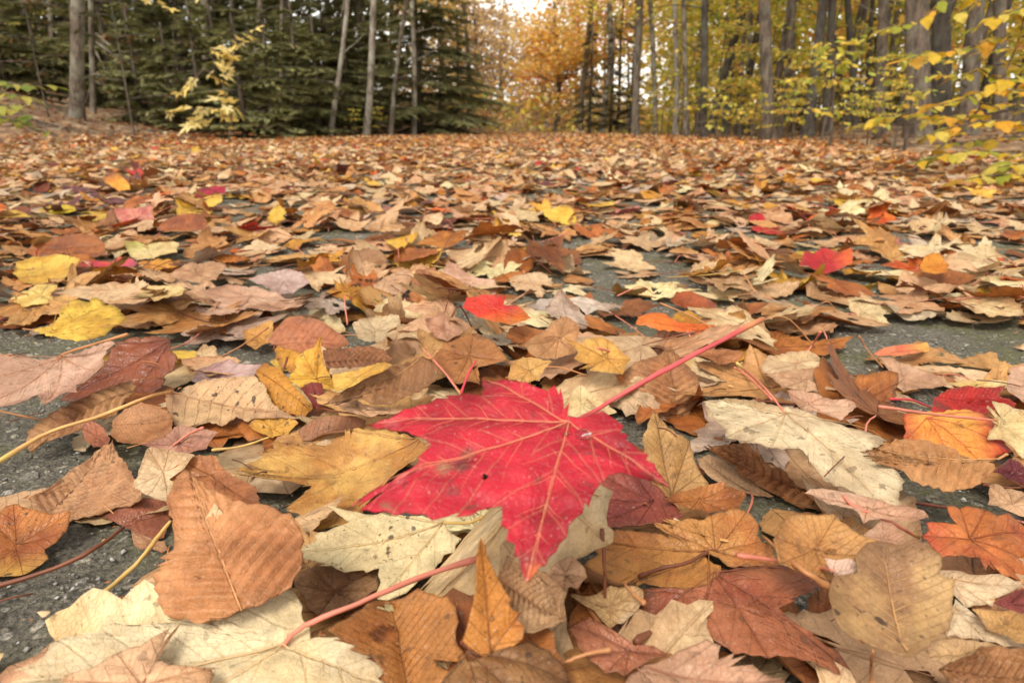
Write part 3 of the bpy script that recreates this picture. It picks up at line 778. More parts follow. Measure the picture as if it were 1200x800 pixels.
# ---- centre middle ground
traced('r', [(750, 505), (790, 480), (850, 455), (880, 440), (920, 450), (1005, 435), (960, 490), (930, 515), (880, 525), (820, 510)], (870, 490), 'the golden-brown pointed leaf', 'golden-brown pointed maple leaf lifted off pale leaves', ((186, 118, 46), (160, 92, 36), (110, 62, 30)), a=.8)
traced('r', [(375, 612), (400, 570), (450, 535), (530, 520), (590, 540), (615, 575), (600, 600), (510, 600), (440, 608)], (400, 600), 'the taupe rolled beech leaf', 'taupe and amber beech leaf rolled into a half tube', ((170, 126, 88), (150, 100, 62), (112, 72, 46)), T=(612, 570), a=.9, veins='pinnate', kind='beech', grad=[((470, 570), (390, 605), (186, 112, 46))])
traced('r', [(545, 700), (600, 660), (650, 640), (700, 620), (730, 670), (700, 730), (680, 750), (620, 740), (570, 720)], (610, 670), 'the fan-shaped tan leaf', 'fan-shaped tan maple leaf standing its stem up on asphalt', ((216, 174, 138), (204, 156, 118), (160, 110, 80)), a=.4, stem=[(605, 668), (575, 620, 1.0), (550, 595, 1.8)], stemcol='yellow')
traced('r', [(720, 760), (730, 680), (750, 625), (840, 612), (850, 660), (860, 700), (895, 745), (820, 760)], (800, 700), 'the chestnut upright beech leaf', 'chestnut beech leaf standing upright behind the pink-tan beech leaf', ((172, 114, 74), (150, 92, 58), (110, 68, 46)), T=(790, 620), a=1.2, veins='pinnate', kind='beech')
traced('r', [(715, 735), (760, 722), (820, 740), (800, 790), (760, 785), (725, 770)], (765, 755), 'the tightly curled brown scrap', 'tightly curled dark brown scrap at the foot of the chestnut beech leaf', ORB, a=.6, kind='birch')
traced('r', [(850, 680), (900, 580), (940, 600), (980, 635), (1050, 665), (1120, 670), (1135, 720), (1120, 745), (1040, 735), (960, 740), (900, 715)], (910, 600), 'the pink-tan beech leaf', 'smooth pink-tan beech leaf with a wavy toothed rim beside a red leaf', ((218, 172, 146), (206, 156, 128), (232, 196, 164)), T=(1125, 720), a=.7, veins='pinnate', kind='beech')
traced('j', [(425, 482), (440, 445), (500, 435), (580, 440), (570, 470), (620, 475), (668, 517), (600, 542), (540, 532), (470, 508)], (540, 485), 'the scarlet leaf', 'scarlet and orange small maple leaf with a pale torn patch', ((220, 58, 44), (206, 36, 48), (228, 110, 60)), a=.9, lift=.014, q=.99, grad=[((540, 490), (560, 545), (232, 132, 44))])
traced('l', [(550, 170), (600, 120), (680, 130), (760, 140), (880, 150), (890, 200), (820, 230), (760, 245), (700, 215), (640, 225), (560, 210)], (770, 215), 'the cream ribbed beech leaf', 'cream ribbed beech leaf lying flat behind the crumbled grey leaf', ((238, 212, 166), (230, 196, 140), (206, 166, 116)), T=(600, 130), a=.2, veins='pinnate', kind='beech', stem=[(600, 200), (585, 140, 1.6), (550, 120, 2.2)], stemcol='yellow')
traced('l', [(450, 240), (520, 210), (600, 200), (670, 195), (680, 240), (620, 270), (600, 310), (540, 325), (480, 310)], (560, 260), 'the crumbled grey leaf', 'crumbled grey-beige leaf with broken edges', ((204, 178, 140), (186, 158, 122), (146, 110, 80)), a=.3, kind='birch')
traced('l', [(590, 310), (640, 270), (700, 240), (770, 250), (850, 315), (780, 320), (700, 300), (650, 320)], (710, 280), 'the cracked beige leaf', 'cracked beige leaf piece overlapping a pinkish leaf', ((214, 184, 144), (200, 166, 124), (150, 112, 80)), a=.3, kind='birch')
traced('l', [(790, 215), (850, 195), (885, 175), (905, 240), (955, 260), (960, 290), (900, 320), (840, 300), (800, 250)], (880, 260), 'the pinkish upright leaf tip', 'pinkish-brown maple lobe curling upward beside the scarlet leaf', ((206, 158, 130), (190, 136, 106), (140, 92, 68)), a=.9, stem=[(885, 190), (898, 130, 3.0), (900, 95, 3.6)], stemcol='brown')
traced('l', [(55, 320), (90, 260), (140, 210), (200, 200), (290, 215), (360, 260), (410, 295), (438, 330), (360, 355), (270, 365), (190, 375), (120, 350)], (60, 322), 'the rust beech leaf', 'smooth rust-orange beech leaf with folded sides above gold scraps', ((204, 136, 96), (186, 114, 76), (150, 88, 60)), T=(435, 328), a=.8, veins='pinnate', kind='beech')
traced('l', [(0, 250), (80, 220), (80, 280), (60, 330), (0, 360), (-50, 330), (-60, 270)], (10, 290), 'the golden leaf beside the rust beech leaf', 'ragged golden leaf tucked against the rust-orange beech leaf', ((226, 172, 96), (210, 150, 76), (160, 106, 60)), a=.5, kind='birch')
traced('l', [(310, 360), (420, 350), (520, 340), (590, 355), (640, 400), (560, 440), (440, 450), (330, 450)], (320, 400), 'the dark chestnut leaf', 'dark chestnut leaf half buried behind the taupe folded beech leaf', BRN, T=(630, 400), a=.6, veins='pinnate', kind='beech')
traced('l', [(830, 380), (880, 330), (960, 300), (1020, 280), (1100, 310), (1150, 360), (1190, 410), (1100, 425), (1040, 440), (1050, 520), (960, 520), (860, 460), (820, 420)], (1000, 380), 'the amber-brown leaf', 'broad amber-brown maple leaf with dark blotches behind the crimson leaf', ((182, 122, 70), (160, 96, 52), (112, 66, 40)), a=.5, spot=.7)
traced('m', [(-10, 260), (60, 245), (140, 265), (150, 290), (80, 320), (0, 330), (-30, 300)], (60, 285), 'the brown arched leaf', 'brown arched leaf under the white-specked pale leaf', ORB, a=.4, kind='birch')
traced('m', [(20, 235), (50, 160), (110, 175), (170, 185), (222, 215), (190, 235), (200, 260), (120, 255)], (110, 210), 'the dew-specked pale leaf', 'pale leaf specked with white dew beside the scarlet leaf', CREAM, a=.2)
traced('m', [(55, 330), (110, 290), (160, 260), (190, 225), (260, 205), (320, 250), (310, 290), (300, 380), (220, 395), (150, 400), (90, 385)], (220, 300), 'the buff jagged leaf', 'buff jagged maple leaf standing behind a yellow-ochre leaf', ((200, 150, 102), (180, 126, 80), (132, 84, 54)), a=.8)
traced('m', [(65, 150), (130, 120), (200, 115), (265, 125), (320, 190), (260, 215), (170, 200), (110, 175)], (200, 160), 'the grey papery leaf', 'grey papery maple leaf bleached and curled on the asphalt', ((190, 172, 158), (170, 150, 136), (140, 116, 100)), a=.3)
traced('m', [(260, 120), (330, 112), (420, 140), (530, 155), (450, 175), (490, 200), (400, 170), (350, 200), (320, 165)], (370, 145), 'the bleached pointed leaf', 'bleached grey-white pointed maple lobe with a long pink stem', ((212, 192, 174), (194, 170, 150), (150, 120, 100)), a=.5, stem=[(470, 185), (560, 250, .8), (680, 350, .6)], stemcol='pink')
traced('m', [(240, 295), (320, 330), (380, 300), (450, 310), (520, 370), (560, 400), (530, 440), (520, 475), (420, 465), (360, 455), (310, 450), (400, 425), (330, 420), (290, 400), (310, 370)], (450, 395), 'the ochre yellow maple leaf', 'ochre yellow maple leaf with a brown midrib behind the crimson leaf', ((226, 178, 96), (212, 156, 74), (150, 96, 52)), a=.5, center=(440, 395), stem=[(470, 400), (520, 385, 1.5), (400, 350, 2.5)], stemcol='pink')
traced('m', [(0, 420), (70, 395), (150, 410), (210, 410), (150, 450), (130, 500), (60, 520), (-20, 500)], (80, 450), 'the sandy-gold leaf', 'sandy-gold leaf tucked behind the crimson maple leaf', ((218, 168, 98), (200, 146, 78), (150, 100, 60)), a=.5)
traced('m', [(580, 240), (590, 205), (650, 185), (710, 185), (760, 220), (820, 260), (900, 270), (970, 245), (970, 275), (900, 290), (800, 275), (690, 270)], (700, 232), 'the vivid orange leaf', 'vivid orange leaf with a curled red rim on the asphalt', ((232, 124, 48), (222, 104, 42), (200, 84, 44)), T=(960, 262), a=.7, center=(735, 238), veins='pinnate', kind='birch', stem=[(825, 255), (840, 310, .8)], stemcol='pink')
traced('m', [(740, 130), (770, 85), (840, 82), (900, 110), (960, 145), (1005, 180), (930, 182), (840, 165), (770, 155)], (745, 130), 'the rust and amber leaf', 'rust-brown beech leaf with an amber rim on mossy asphalt', ((170, 84, 42), (140, 62, 34), (210, 140, 60)), T=(1000, 178), a=.8, veins='pinnate', kind='beech')
traced('m', [(865, 385), (900, 355), (1000, 355), (1085, 365), (1080, 395), (1020, 420), (970, 430), (920, 400)], (960, 385), 'the hollow brown leaf', 'hollow brown leaf curled open like a cup beside cream leaves', ((176, 116, 70), (150, 90, 52), (110, 66, 42)), a=.6, kind='birch')
traced('m', [(790, 420), (850, 390), (930, 410), (1000, 460), (1050, 505), (960, 510), (880, 480), (820, 455)], (900, 450), 'the cream and gold leaf', 'cream maple leaf with golden patches past the long crimson stem', ((230, 202, 158), (226, 180, 90), (190, 146, 96)), a=.4)
traced('h', [(275, 150), (300, 110), (380, 95), (440, 95), (480, 115), (485, 155), (420, 165), (340, 180), (285, 170)], (400, 130), 'the cream toothed leaf', 'cream toothed maple leaf with a pink stem curving upward', ((230, 200, 160), (216, 182, 138), (180, 130, 90)), a=.4, stem=[(400, 135), (450, 80, 1.8), (485, 25, 3.2)], stemcol='pink')
traced('h', [(290, 180), (380, 160), (490, 150), (550, 165), (600, 185), (560, 200), (620, 245), (520, 230), (430, 240), (350, 225)], (440, 190), 'the fawn leaf below the cream toothed leaf', 'fawn maple leaf with narrow points under the cream toothed leaf', ((214, 174, 138), (196, 152, 116), (150, 102, 74)), a=.3)
traced('h', [(670, 105), (710, 80), (780, 70), (860, 62), (870, 90), (830, 100), (750, 112), (690, 112)], (860, 75), 'the coral leaf', 'coral-pink beech leaf with a yellow end lying on the bare asphalt', ((232, 140, 100), (226, 116, 84), (200, 100, 70)), T=(675, 105), a=.4, veins='pinnate', kind='birch', grad=[((780, 90), (865, 75), (232, 176, 90))])
traced('h', [(630, 190), (690, 165), (740, 175), (690, 115), (760, 130), (850, 160), (910, 190), (930, 215), (880, 225), (830, 225), (790, 250), (740, 215), (680, 235)], (780, 190), 'the pink-beige maple leaf', 'pink-beige maple leaf with long points on the asphalt near the scarlet curl', ((218, 176, 144), (200, 154, 122), (160, 112, 82)), a=.3, stem=[(700, 160), (650, 90, 1.2), (620, 40, 2.2)], stemcol='tan')
traced('h', [(930, 205), (1000, 195), (1080, 195), (1160, 205), (1140, 222), (1060, 225), (1000, 222), (940, 222)], (1040, 210), 'the straw yellow leaf', 'straw yellow maple leaf lying behind the scarlet curl', ((232, 204, 146), (222, 186, 116), (180, 140, 86)), a=.3)
# ---- right foreground
traced('p', [(1185, 430), (1215, 425), (1240, 440), (1235, 470), (1200, 472), (1180, 455)], (1210, 448), 'the tan edge leaf', 'small tan leaf beside the yellow and red maple leaf', PINK, a=.4)
traced('h', [(1090, 520), (1150, 470), (1200, 500), (1240, 540), (1200, 570), (1140, 545)], (1170, 520), 'the maroon leaf', 'glossy maroon leaf under the yellow and red maple leaf', ((128, 52, 56), (104, 40, 46), (84, 36, 40)), a=.5, gloss=.6)
traced('h', [(875, 308), (880, 262), (930, 228), (1000, 215), (1080, 220), (1135, 216), (1112, 250), (1175, 278), (1160, 300), (1080, 312), (1030, 322), (950, 325)], (1000, 270), 'the scarlet curled leaf', 'scarlet leaf curled over with dark blotches behind the yellow and red leaf', ((190, 46, 38), (166, 34, 34), (120, 40, 36)), T=(1170, 285), a=1.0, veins='pinnate', kind='birch', spot=.7, gloss=.4, stem=[(845, 310), (800, 265, 2.6), (730, 262, 3.0)], stemcol='rose')
traced('h', [(775, 315), (830, 308), (900, 308), (1000, 298), (1050, 310), (1090, 340), (1105, 375), (1135, 420), (1162, 447), (1120, 458), (1090, 480), (1050, 490), (1000, 480), (930, 450), (850, 425), (780, 410)], (870, 320), 'the yellow and red maple leaf', 'apricot yellow maple leaf with red margins and purple veins', ((234, 168, 76), (236, 150, 64), (188, 60, 70)), a=.9, center=(960, 380), margin=.0, grad=[((850, 370), (775, 350), (204, 40, 52)), ((1020, 420), (1150, 450), (218, 70, 52))])
traced('h', [(1068, 292), (1090, 268), (1150, 285), (1200, 300), (1262, 330), (1250, 420), (1195, 472), (1150, 425), (1120, 405), (1070, 405), (1080, 370), (1130, 345), (1070, 330)], (1110, 342), 'the cream maple leaf on the apricot one', 'cream maple leaf with a pale straight stem over the apricot leaf', CREAM, a=.9, center=(1160, 360), stem=[(1100, 340), (900, 318, 2.6), (690, 288, 3.4)], stemcol='pink', stemr=.0008)
traced('h', [(365, 232), (420, 232), (480, 245), (530, 265), (600, 260), (612, 290), (560, 335), (480, 315), (420, 300), (380, 265)], (440, 270), 'the beige leaf under the big silvery leaf', 'beige papery leaf under the big silvery maple leaf', PINK, a=.35)
traced('h', [(75, 425), (150, 420), (255, 408), (265, 460), (300, 490), (350, 510), (390, 550), (410, 580), (450, 590), (462, 630), (430, 668), (400, 645), (330, 600), (270, 570), (210, 530), (170, 490), (120, 450)], (440, 590), 'the brown folded beech leaf', 'brown folded beech leaf hanging below the big silvery maple leaf', ((182, 122, 72), (160, 100, 56), (120, 72, 42)), T=(80, 425), a=.9, veins='pinnate', kind='beech', stem=[(420, 585), (495, 637, 1.2)], stemcol='tan')
traced('h', [(50, 470), (90, 455), (150, 480), (210, 530), (270, 570), (320, 605), (250, 600), (170, 580), (100, 540), (60, 500)], (245, 590), 'the fawn narrow leaf', 'fawn narrow leaf lying along the brown folded beech leaf', ((206, 166, 126), (190, 146, 106), (140, 96, 66)), T=(55, 470), a=.5, veins='pinnate', kind='birch', stem=[(240, 585), (245, 620, 1.0), (222, 675, .8)], stemcol='pink')
traced('h', [(70, 270), (130, 262), (200, 275), (270, 300), (330, 315), (365, 285), (420, 300), (480, 325), (540, 345), (620, 370), (690, 392), (722, 405), (690, 430), (640, 450), (700, 480), (760, 520), (782, 552), (762, 600), (765, 640), (745, 682), (700, 650), (650, 620), (620, 605), (560, 570), (500, 552), (480, 520), (445, 490), (440, 450), (410, 435), (350, 440), (290, 430), (260, 410), (220, 415), (150, 395), (160, 350), (110, 330)], (365, 298), 'the big silvery maple leaf', 'big silvery-cream maple leaf with grey blotches and a straight stem', ((226, 204, 166), (204, 176, 142), (196, 156, 104)), a=.30, center=(440, 400), spot=.5, stem=[(365, 298), (290, 225, 2.6), (190, 135, 4.0)], stemcol='pink', tipcol=C(220, 196, 120), gloss=.3, curl=-.1)
traced('h', [(622, 447), (680, 425), (760, 405), (850, 405), (930, 430), (1000, 465), (1050, 478), (1102, 478), (1085, 520), (1050, 560), (1000, 577), (940, 586), (880, 577), (830, 556), (790, 530), (765, 482), (722, 450), (690, 490), (660, 480)], (1100, 482), 'the ginger beech leaf', 'ginger-tan ribbed beech leaf folded along its midrib by the silvery leaf', ((204, 148, 96), (190, 128, 78), (222, 176, 120)), T=(630, 447), a=.85, veins='pinnate', kind='beech', center=(920, 490), stem=[(1095, 482), (1140, 455, 2.2)], stemcol='tan')
traced('g', [(230, -10), (300, -30), (420, -10), (560, 20), (650, 40), (760, 90), (700, 110), (560, 100), (480, 120), (440, 60), (330, 40)], (500, 50), 'the wrinkled beige leaf', 'wrinkled beige leaf beneath crossing stems beside the silvery leaf', PINK, a=.2)
traced('g', [(1010, -40), (1100, -30), (1180, 0), (1200, 60), (1240, 130), (1150, 90), (1080, 60), (1010, 40)], (1120, 30), 'the peach-tan leaf', 'peach-tan leaf lying over the rust-orange maple leaf', TAN, a=.3)
traced('g', [(725, 175), (760, 150), (745, 115), (800, 115), (880, 125), (850, 90), (835, 45), (920, 45), (1000, 60), (1050, 90), (1100, 75), (1164, 130), (1230, 170), (1240, 300), (1180, 380), (1080, 350), (1000, 320), (1010, 275), (900, 255), (815, 265), (770, 220)], (940, 180), 'the rust-orange maple leaf', 'rust-orange maple leaf with red edges beside the mottled brown leaf', ((206, 122, 62), (186, 92, 48), (136, 66, 46)), a=.45, grad=[((900, 180), (740, 150), (190, 76, 52))])
traced('g', [(800, 320), (870, 320), (960, 340), (1060, 335), (1164, 385), (1090, 420), (1040, 440), (1030, 475), (920, 480), (880, 440), (830, 380)], (860, 350), 'the ivory upper lobe', 'ivory pale maple leaf tucked beside the mottled brown leaf', ((236, 212, 178), (228, 198, 160), (196, 152, 112)), a=.35, center=(960, 400))
traced('g', [(1030, 460), (1100, 420), (1180, 400), (1220, 480), (1164, 510), (1080, 480)], (1110, 455), 'the dark red scrap', 'dark red leaf scrap between ivory leaves', ((140, 66, 60), (120, 50, 48), (90, 44, 40)), a=.3)
traced('g', [(830, 600), (850, 520), (870, 440), (920, 480), (1000, 540), (1080, 590), (1160, 650), (1080, 645), (1000, 620), (900, 610)], (880, 470), 'the ivory lower lobe', 'ivory maple lobe lying under the mottled brown leaf', ((238, 216, 182), (230, 202, 164), (200, 158, 118)), a=.3, center=(920, 550))
traced('g', [(940, 485), (1040, 490), (1140, 500), (1220, 560), (1220, 650), (1130, 630), (1060, 590), (980, 530)], (1080, 550), 'the honey leaf', 'honey-tan leaf with fine creases past the ivory lobe', ((212, 166, 108), (196, 146, 86), (150, 104, 62)), a=.3)
traced('g', [(795, 620), (880, 610), (980, 625), (1080, 650), (1000, 720), (880, 740), (800, 720), (760, 680)], (900, 670), 'the sand leaf', 'sand coloured leaf under the walnut beech leaf', ((216, 176, 128), (204, 158, 108), (150, 106, 70)), a=.2)
traced('g', [(800, 740), (850, 710), (940, 680), (980, 645), (1060, 640), (1164, 650), (1250, 700), (1250, 820), (1150, 850), (950, 840), (850, 800)], (810, 745), 'the walnut beech leaf', 'walnut brown deeply ribbed beech leaf curling at the litter edge', ((166, 116, 74), (144, 94, 58), (110, 68, 44)), T=(1240, 790), a=.6, veins='pinnate', kind='beech')
traced('g', [(480, 170), (560, 110), (640, 150), (650, 200), (600, 230), (520, 200)], (570, 170), 'the beige scrap', 'beige leaf scrap behind the mottled brown leaf', PINK, a=.3)
traced('g', [(95, 190), (120, 150), (150, 95), (200, 80), (290, 85), (370, 80), (380, 110), (460, 165), (560, 200), (580, 240), (440, 270), (450, 330), (420, 350), (330, 360), (230, 330), (120, 290), (110, 240)], (280, 220), 'the honey-brown lobed leaf', 'honey-brown wide leaf with a hole, partly under the mottled leaf', ((204, 150, 90), (186, 128, 72), (140, 92, 56)), a=.4, holes=[(340, 243, 28, 12)])
traced('g', [(315, 265), (420, 268), (470, 300), (420, 360), (370, 340), (330, 310)], (350, 325), 'the pale pink leaf scrap', 'pale pink ribbed leaf scrap at the end of a pink stem', ((236, 200, 178), (226, 184, 158), (200, 150, 126)), a=.3, stem=[(350, 325), (200, 290, 1.4), (-60, 255, 1.6)], stemcol='pink')
traced('f', [(640, 20), (700, -10), (800, -40), (900, -50), (1000, 0), (960, 70), (860, 70), (760, 60)], (800, 10), 'the copper leaf', 'copper brown leaf half hidden under the pointed olive-tan leaf', ORB, a=.3)
traced('e', [(635, 610), (655, 565), (690, 520), (735, 455), (820, 450), (880, 500), (905, 530), (945, 575), (880, 592), (800, 602), (720, 612), (660, 618)], (860, 530), 'the mahogany leaf', 'mahogany red-brown leaf in the shade beneath the crimson leaf', ((150, 72, 56), (126, 54, 46), (90, 40, 36)), a=.3, center=(780, 540))
traced('e', [(910, 110), (940, 150), (982, 190), (996, 240), (962, 290), (932, 337), (900, 332), (850, 292), (800, 272), (758, 232), (770, 190), (808, 150), (870, 135)], (932, 335), 'the square brown beech leaf', 'squarish brown beech leaf leaning upright behind the crimson stem', ((190, 136, 90), (172, 114, 72), (120, 76, 48)), T=(905, 115), a=1.3, veins='pinnate', kind='beech', margin=.6)
traced('e', [(640, 225), (660, 215), (700, 245), (760, 290), (730, 300), (660, 310), (600, 290)], (660, 265), 'the oatmeal leaf', 'oatmeal coloured leaf peeping out behind the crimson leaf', ((226, 200, 150), (216, 184, 130), (180, 140, 90)), a=.6, kind='birch')
traced('e', [(1000, 260), (1060, 250), (1176, 262), (1240, 300), (1176, 390), (1100, 375), (1060, 340), (1010, 300)], (1100, 310), 'the pale leaf tip', 'pale leaf tip tucked under the big silvery maple leaf', ((226, 200, 160), (214, 184, 140), (180, 140, 96)), a=.3)
traced('e', [(863, 283), (900, 330), (962, 370), (977, 430), (1002, 472), (1030, 525), (1002, 548), (990, 580), (945, 570), (900, 522), (850, 502), (842, 470), (835, 420), (830, 360), (850, 310)], (912, 518), 'the pointed olive-tan leaf', 'olive-tan pointed maple leaf leaning against the litter beside the crimson leaf', ((204, 160, 100), (186, 138, 82), (112, 74, 48)), a=1.0, center=(912, 470), stem=[(908, 520), (903, 560, 1.6), (898, 592, 1.2)], stemcol='tan', kind='maple')
traced('f', [(600, 112), (650, 98), (700, 130), (750, 95), (800, 105), (850, 85), (880, 70), (950, 58), (1000, 70), (1030, 95), (1052, 130), (1045, 170), (1100, 210), (1132, 302), (1060, 300), (1000, 306), (920, 302), (880, 265), (830, 240), (790, 205), (730, 185), (660, 160), (615, 135)], (868, 235), 'the caramel maple leaf', 'caramel maple leaf with dark purple veins over a rusty one', ((212, 150, 84), (190, 118, 60), (116, 68, 62)), a=.35, center=(890, 190), gloss=.4)
traced('p', [(750, 712), (752, 690), (775, 688), (800, 690), (830, 684), (845, 668), (880, 664), (921, 664), (949, 670), (973, 675), (962, 687), (936, 701), (913, 712), (930, 731), (962, 745), (990, 775), (1005, 803), (962, 780), (930, 769), (891, 769), (861, 766), (833, 747), (803, 749), (776, 743), (754, 729)], (838, 666), 'the russet maple leaf', 'russet maple leaf with a long point and tiny crumbs on it', ((182, 112, 76), (160, 84, 58), (116, 62, 50)), a=.32, center=(868, 712), gloss=.45, spot=.5)
traced('f', [(228, 160), (300, 153), (400, 150), (500, 148), (600, 160), (700, 180), (800, 208), (832, 240), (822, 262), (890, 300), (896, 340), (860, 380), (852, 440), (840, 472), (790, 440), (700, 410), (620, 385), (560, 372), (540, 345), (530, 387), (440, 382), (380, 402), (300, 427), (245, 422), (290, 390), (330, 350), (310, 290), (370, 250), (320, 210)], (838, 242), 'the amber maple leaf', 'amber maple leaf with a slit, lying between the crimson and russet leaves', ((204, 140, 72), (184, 112, 54), (130, 76, 44)), a=.35, center=(620, 275), gloss=.4, spot=.4, stem=[(838, 245), (740, 290, 1.9), (640, 310, 1.8), (540, 350, 1.4)], stemcol='brown', stemr=.0008)
# ---- bottom edge
traced('f', [(-20, 260), (60, 300), (150, 330), (220, 360), (240, 400), (220, 470), (230, 540), (180, 560), (90, 585), (0, 560), (-60, 480), (-60, 350)], (-20, 380), 'the buff ribbed leaf', 'buff finely ribbed leaf beneath the tip of the crimson leaf', ((214, 172, 128), (200, 152, 108), (150, 104, 70)), T=(230, 540), a=.3, veins='pinnate', kind='beech')
traced('f', [(140, 340), (200, 280), (260, 262), (310, 310), (320, 350), (280, 400), (220, 400)], (230, 330), 'the crumpled tan scrap', 'crumpled tan leaf scrap under the crimson tip', TAN, a=.5, amp=.06)
traced('f', [(240, 425), (330, 430), (420, 385), (500, 385), (555, 400), (560, 450), (500, 520), (420, 570), (390, 540), (350, 490), (280, 450)], (420, 470), 'the peeling pale leaf', 'pale flaking leaf with a torn skin beside the amber leaf', ((224, 196, 162), (206, 166, 112), (160, 112, 70)), a=.5, amp=.06)
traced('f', [(240, 560), (330, 518), (400, 560), (470, 600), (520, 640), (600, 640), (660, 680), (560, 720), (480, 770), (400, 760), (330, 700), (280, 640)], (500, 650), 'the glossy copper leaf', 'glossy copper-brown leaf crossed by a thick tan stem', ((176, 112, 80), (150, 84, 58), (106, 60, 50)), a=.25, gloss=.7, kind='birch')
traced('f', [(480, 820), (500, 770), (560, 720), (640, 700), (740, 650), (830, 610), (890, 640), (880, 700), (930, 730), (950, 670), (1000, 680), (1060, 750), (1164, 780), (1150, 860), (800, 900), (600, 880)], (500, 720), 'the dusty rose-tan maple leaf', 'dusty rose-tan maple leaf with red veins at the litter edge', ((206, 162, 132), (190, 140, 108), (150, 84, 62)), a=.25, center=(760, 780), stem=[(510, 715), (470, 670, 1.3), (370, 540, 1.4), (235, 345, 1.4)], stemcol='tan', stemr=.0008)
traced('c', [(-80, 70), (0, 68), (60, 38), (130, 60), (230, 80), (302, 70), (290, 130), (240, 200), (190, 230), (205, 270), (150, 320), (100, 345), (0, 365), (-80, 365)], (60, 200), 'the rusty speckled leaf', 'rusty orange speckled leaf with a yellow corner over bare asphalt', ((196, 124, 62), (172, 94, 46), (120, 66, 40)), a=.35, spot=.8, gloss=.5, grad=[((60, 240), (-20, 350), (232, 176, 80))])
traced('c', [(400, 90), (520, 30), (640, 10), (715, 30), (725, 100), (700, 190), (650, 205), (600, 172), (560, 152), (520, 132), (470, 110)], (520, 130), 'the glossy chestnut leaf', 'glossy chestnut leaf with a long brown stem over the asphalt', ((156, 92, 66), (134, 72, 52), (100, 56, 44)), T=(710, 60), a=.4, veins='pinnate', kind='birch', gloss=.7, stem=[(525, 130), (430, 210, 1.6), (250, 305, 1.4), (0, 385, 1.2), (-60, 400, 1.2)], stemcol='brown', stemr=.0011)
traced('c', [(560, 150), (610, 170), (700, 195), (715, 230), (690, 250), (640, 220), (600, 240), (570, 210)], (640, 200), 'the small frilled brown scrap', 'small frilled brown scrap beside the ribbed tan beech leaf', TAN, a=.6, amp=.06)
traced('a', [(480, 488), (430, 530), (370, 580), (300, 620), (250, 660), (200, 700), (120, 740), (200, 800), (240, 820), (330, 830), (450, 800), (520, 780), (605, 745), (592, 690), (540, 600), (492, 540)], (245, 775), 'the dull tan ribbed beech leaf', 'dull tan ribbed beech leaf with a dark midrib over bare asphalt', ((200, 150, 108), (182, 128, 88), (120, 76, 52)), T=(475, 500), a=.55, veins='pinnate', kind='beech', margin=.3)
traced('a', [(490, 78), (560, 55), (650, 48), (732, 60), (722, 100), (757, 140), (740, 190), (700, 220), (690, 270), (620, 300), (560, 300), (480, 305), (380, 312), (300, 330), (250, 320), (330, 260), (400, 215), (440, 180), (470, 120)], (735, 65), 'the deep mahogany leaf', 'deep mahogany glossy leaf standing behind the greyish maple leaf', ((150, 80, 48), (120, 56, 38), (84, 40, 32)), a=.9, center=(590, 180), gloss=.7, spot=.5)
traced('a', [(-60, 130), (0, 122), (80, 125), (170, 150), (230, 135), (262, 122), (330, 120), (400, 90), (470, 68), (492, 80), (470, 110), (435, 122), (446, 160), (440, 190), (400, 212), (360, 250), (322, 255), (330, 290), (280, 290), (230, 320), (188, 347), (160, 300), (120, 322), (60, 342), (0, 350), (-70, 345)], (262, 138), 'the greyish pink maple leaf', 'greyish pink maple leaf with orange veins over bare asphalt', ((210, 170, 146), (188, 144, 122), (190, 120, 66)), a=.55, center=(230, 200), stem=[(262, 138), (330, 105, 2.6), (450, 70, 3.2), (545, 42, 3.6)], stemcol='tan', stemr=.0009)
traced('a', [(115, 452), (200, 392), (350, 312), (470, 262), (552, 235), (585, 262), (520, 340), (480, 400), (420, 400), (350, 440), (280, 470), (180, 505), (135, 556), (120, 520)], (560, 245), 'the brown curled strip', 'brown beech leaf curled into a trough over the asphalt', ((186, 136, 90), (162, 108, 68), (112, 70, 46)), T=(120, 500), a=.8, veins='pinnate', kind='beech')
traced('a', [(470, 470), (480, 410), (530, 360), (600, 330), (680, 350), (740, 390), (735, 450), (690, 490), (640, 500), (560, 510), (500, 500)], (600, 420), 'the wavy tan leaf', 'wavy tan leaf behind a long pale stem', ((198, 142, 96), (180, 118, 74), (130, 82, 54)), T=(740, 400), a=.7, veins='pinnate', kind='birch')
traced('a', [(350, 440), (400, 412), (440, 440), (470, 490), (460, 530), (400, 525), (360, 490)], (410, 470), 'the reddish scrap', 'reddish-brown leaf scrap under a long pale stem', ((176, 108, 78), (150, 84, 60), (110, 62, 46)), a=.7, kind='birch')
traced('a', [(600, 510), (700, 480), (760, 430), (850, 440), (930, 460), (880, 530), (800, 550), (700, 545)], (760, 500), 'the mauve tan leaf', 'mauve-tan leaf below the spotted leaf with the long stem', ((200, 154, 132), (180, 128, 108), (140, 92, 76)), a=.5, stem=[(735, 520), (800, 470, 1.8), (865, 440, 2.4)], stemcol='pink')
traced('a', [(565, 690), (600, 600), (630, 525), (720, 535), (830, 555), (780, 620), (720, 660), (715, 755), (650, 735)], (690, 620), 'the chalky cream leaf', 'chalky cream toothed leaf behind the orange ribbed beech leaf', ((230, 200, 160), (216, 178, 134), (176, 130, 90)), a=.5)
traced('a', [(715, 650), (760, 590), (850, 555), (920, 560), (950, 610), (1020, 660), (1091, 690), (1110, 780), (1000, 760), (850, 720), (760, 700)], (900, 640), 'the tobacco brown leaf', 'tobacco brown leaf with a light rim behind the orange ribbed beech leaf', ((176, 112, 66), (150, 88, 50), (110, 64, 40)), a=.6, kind='birch', gloss=.5)
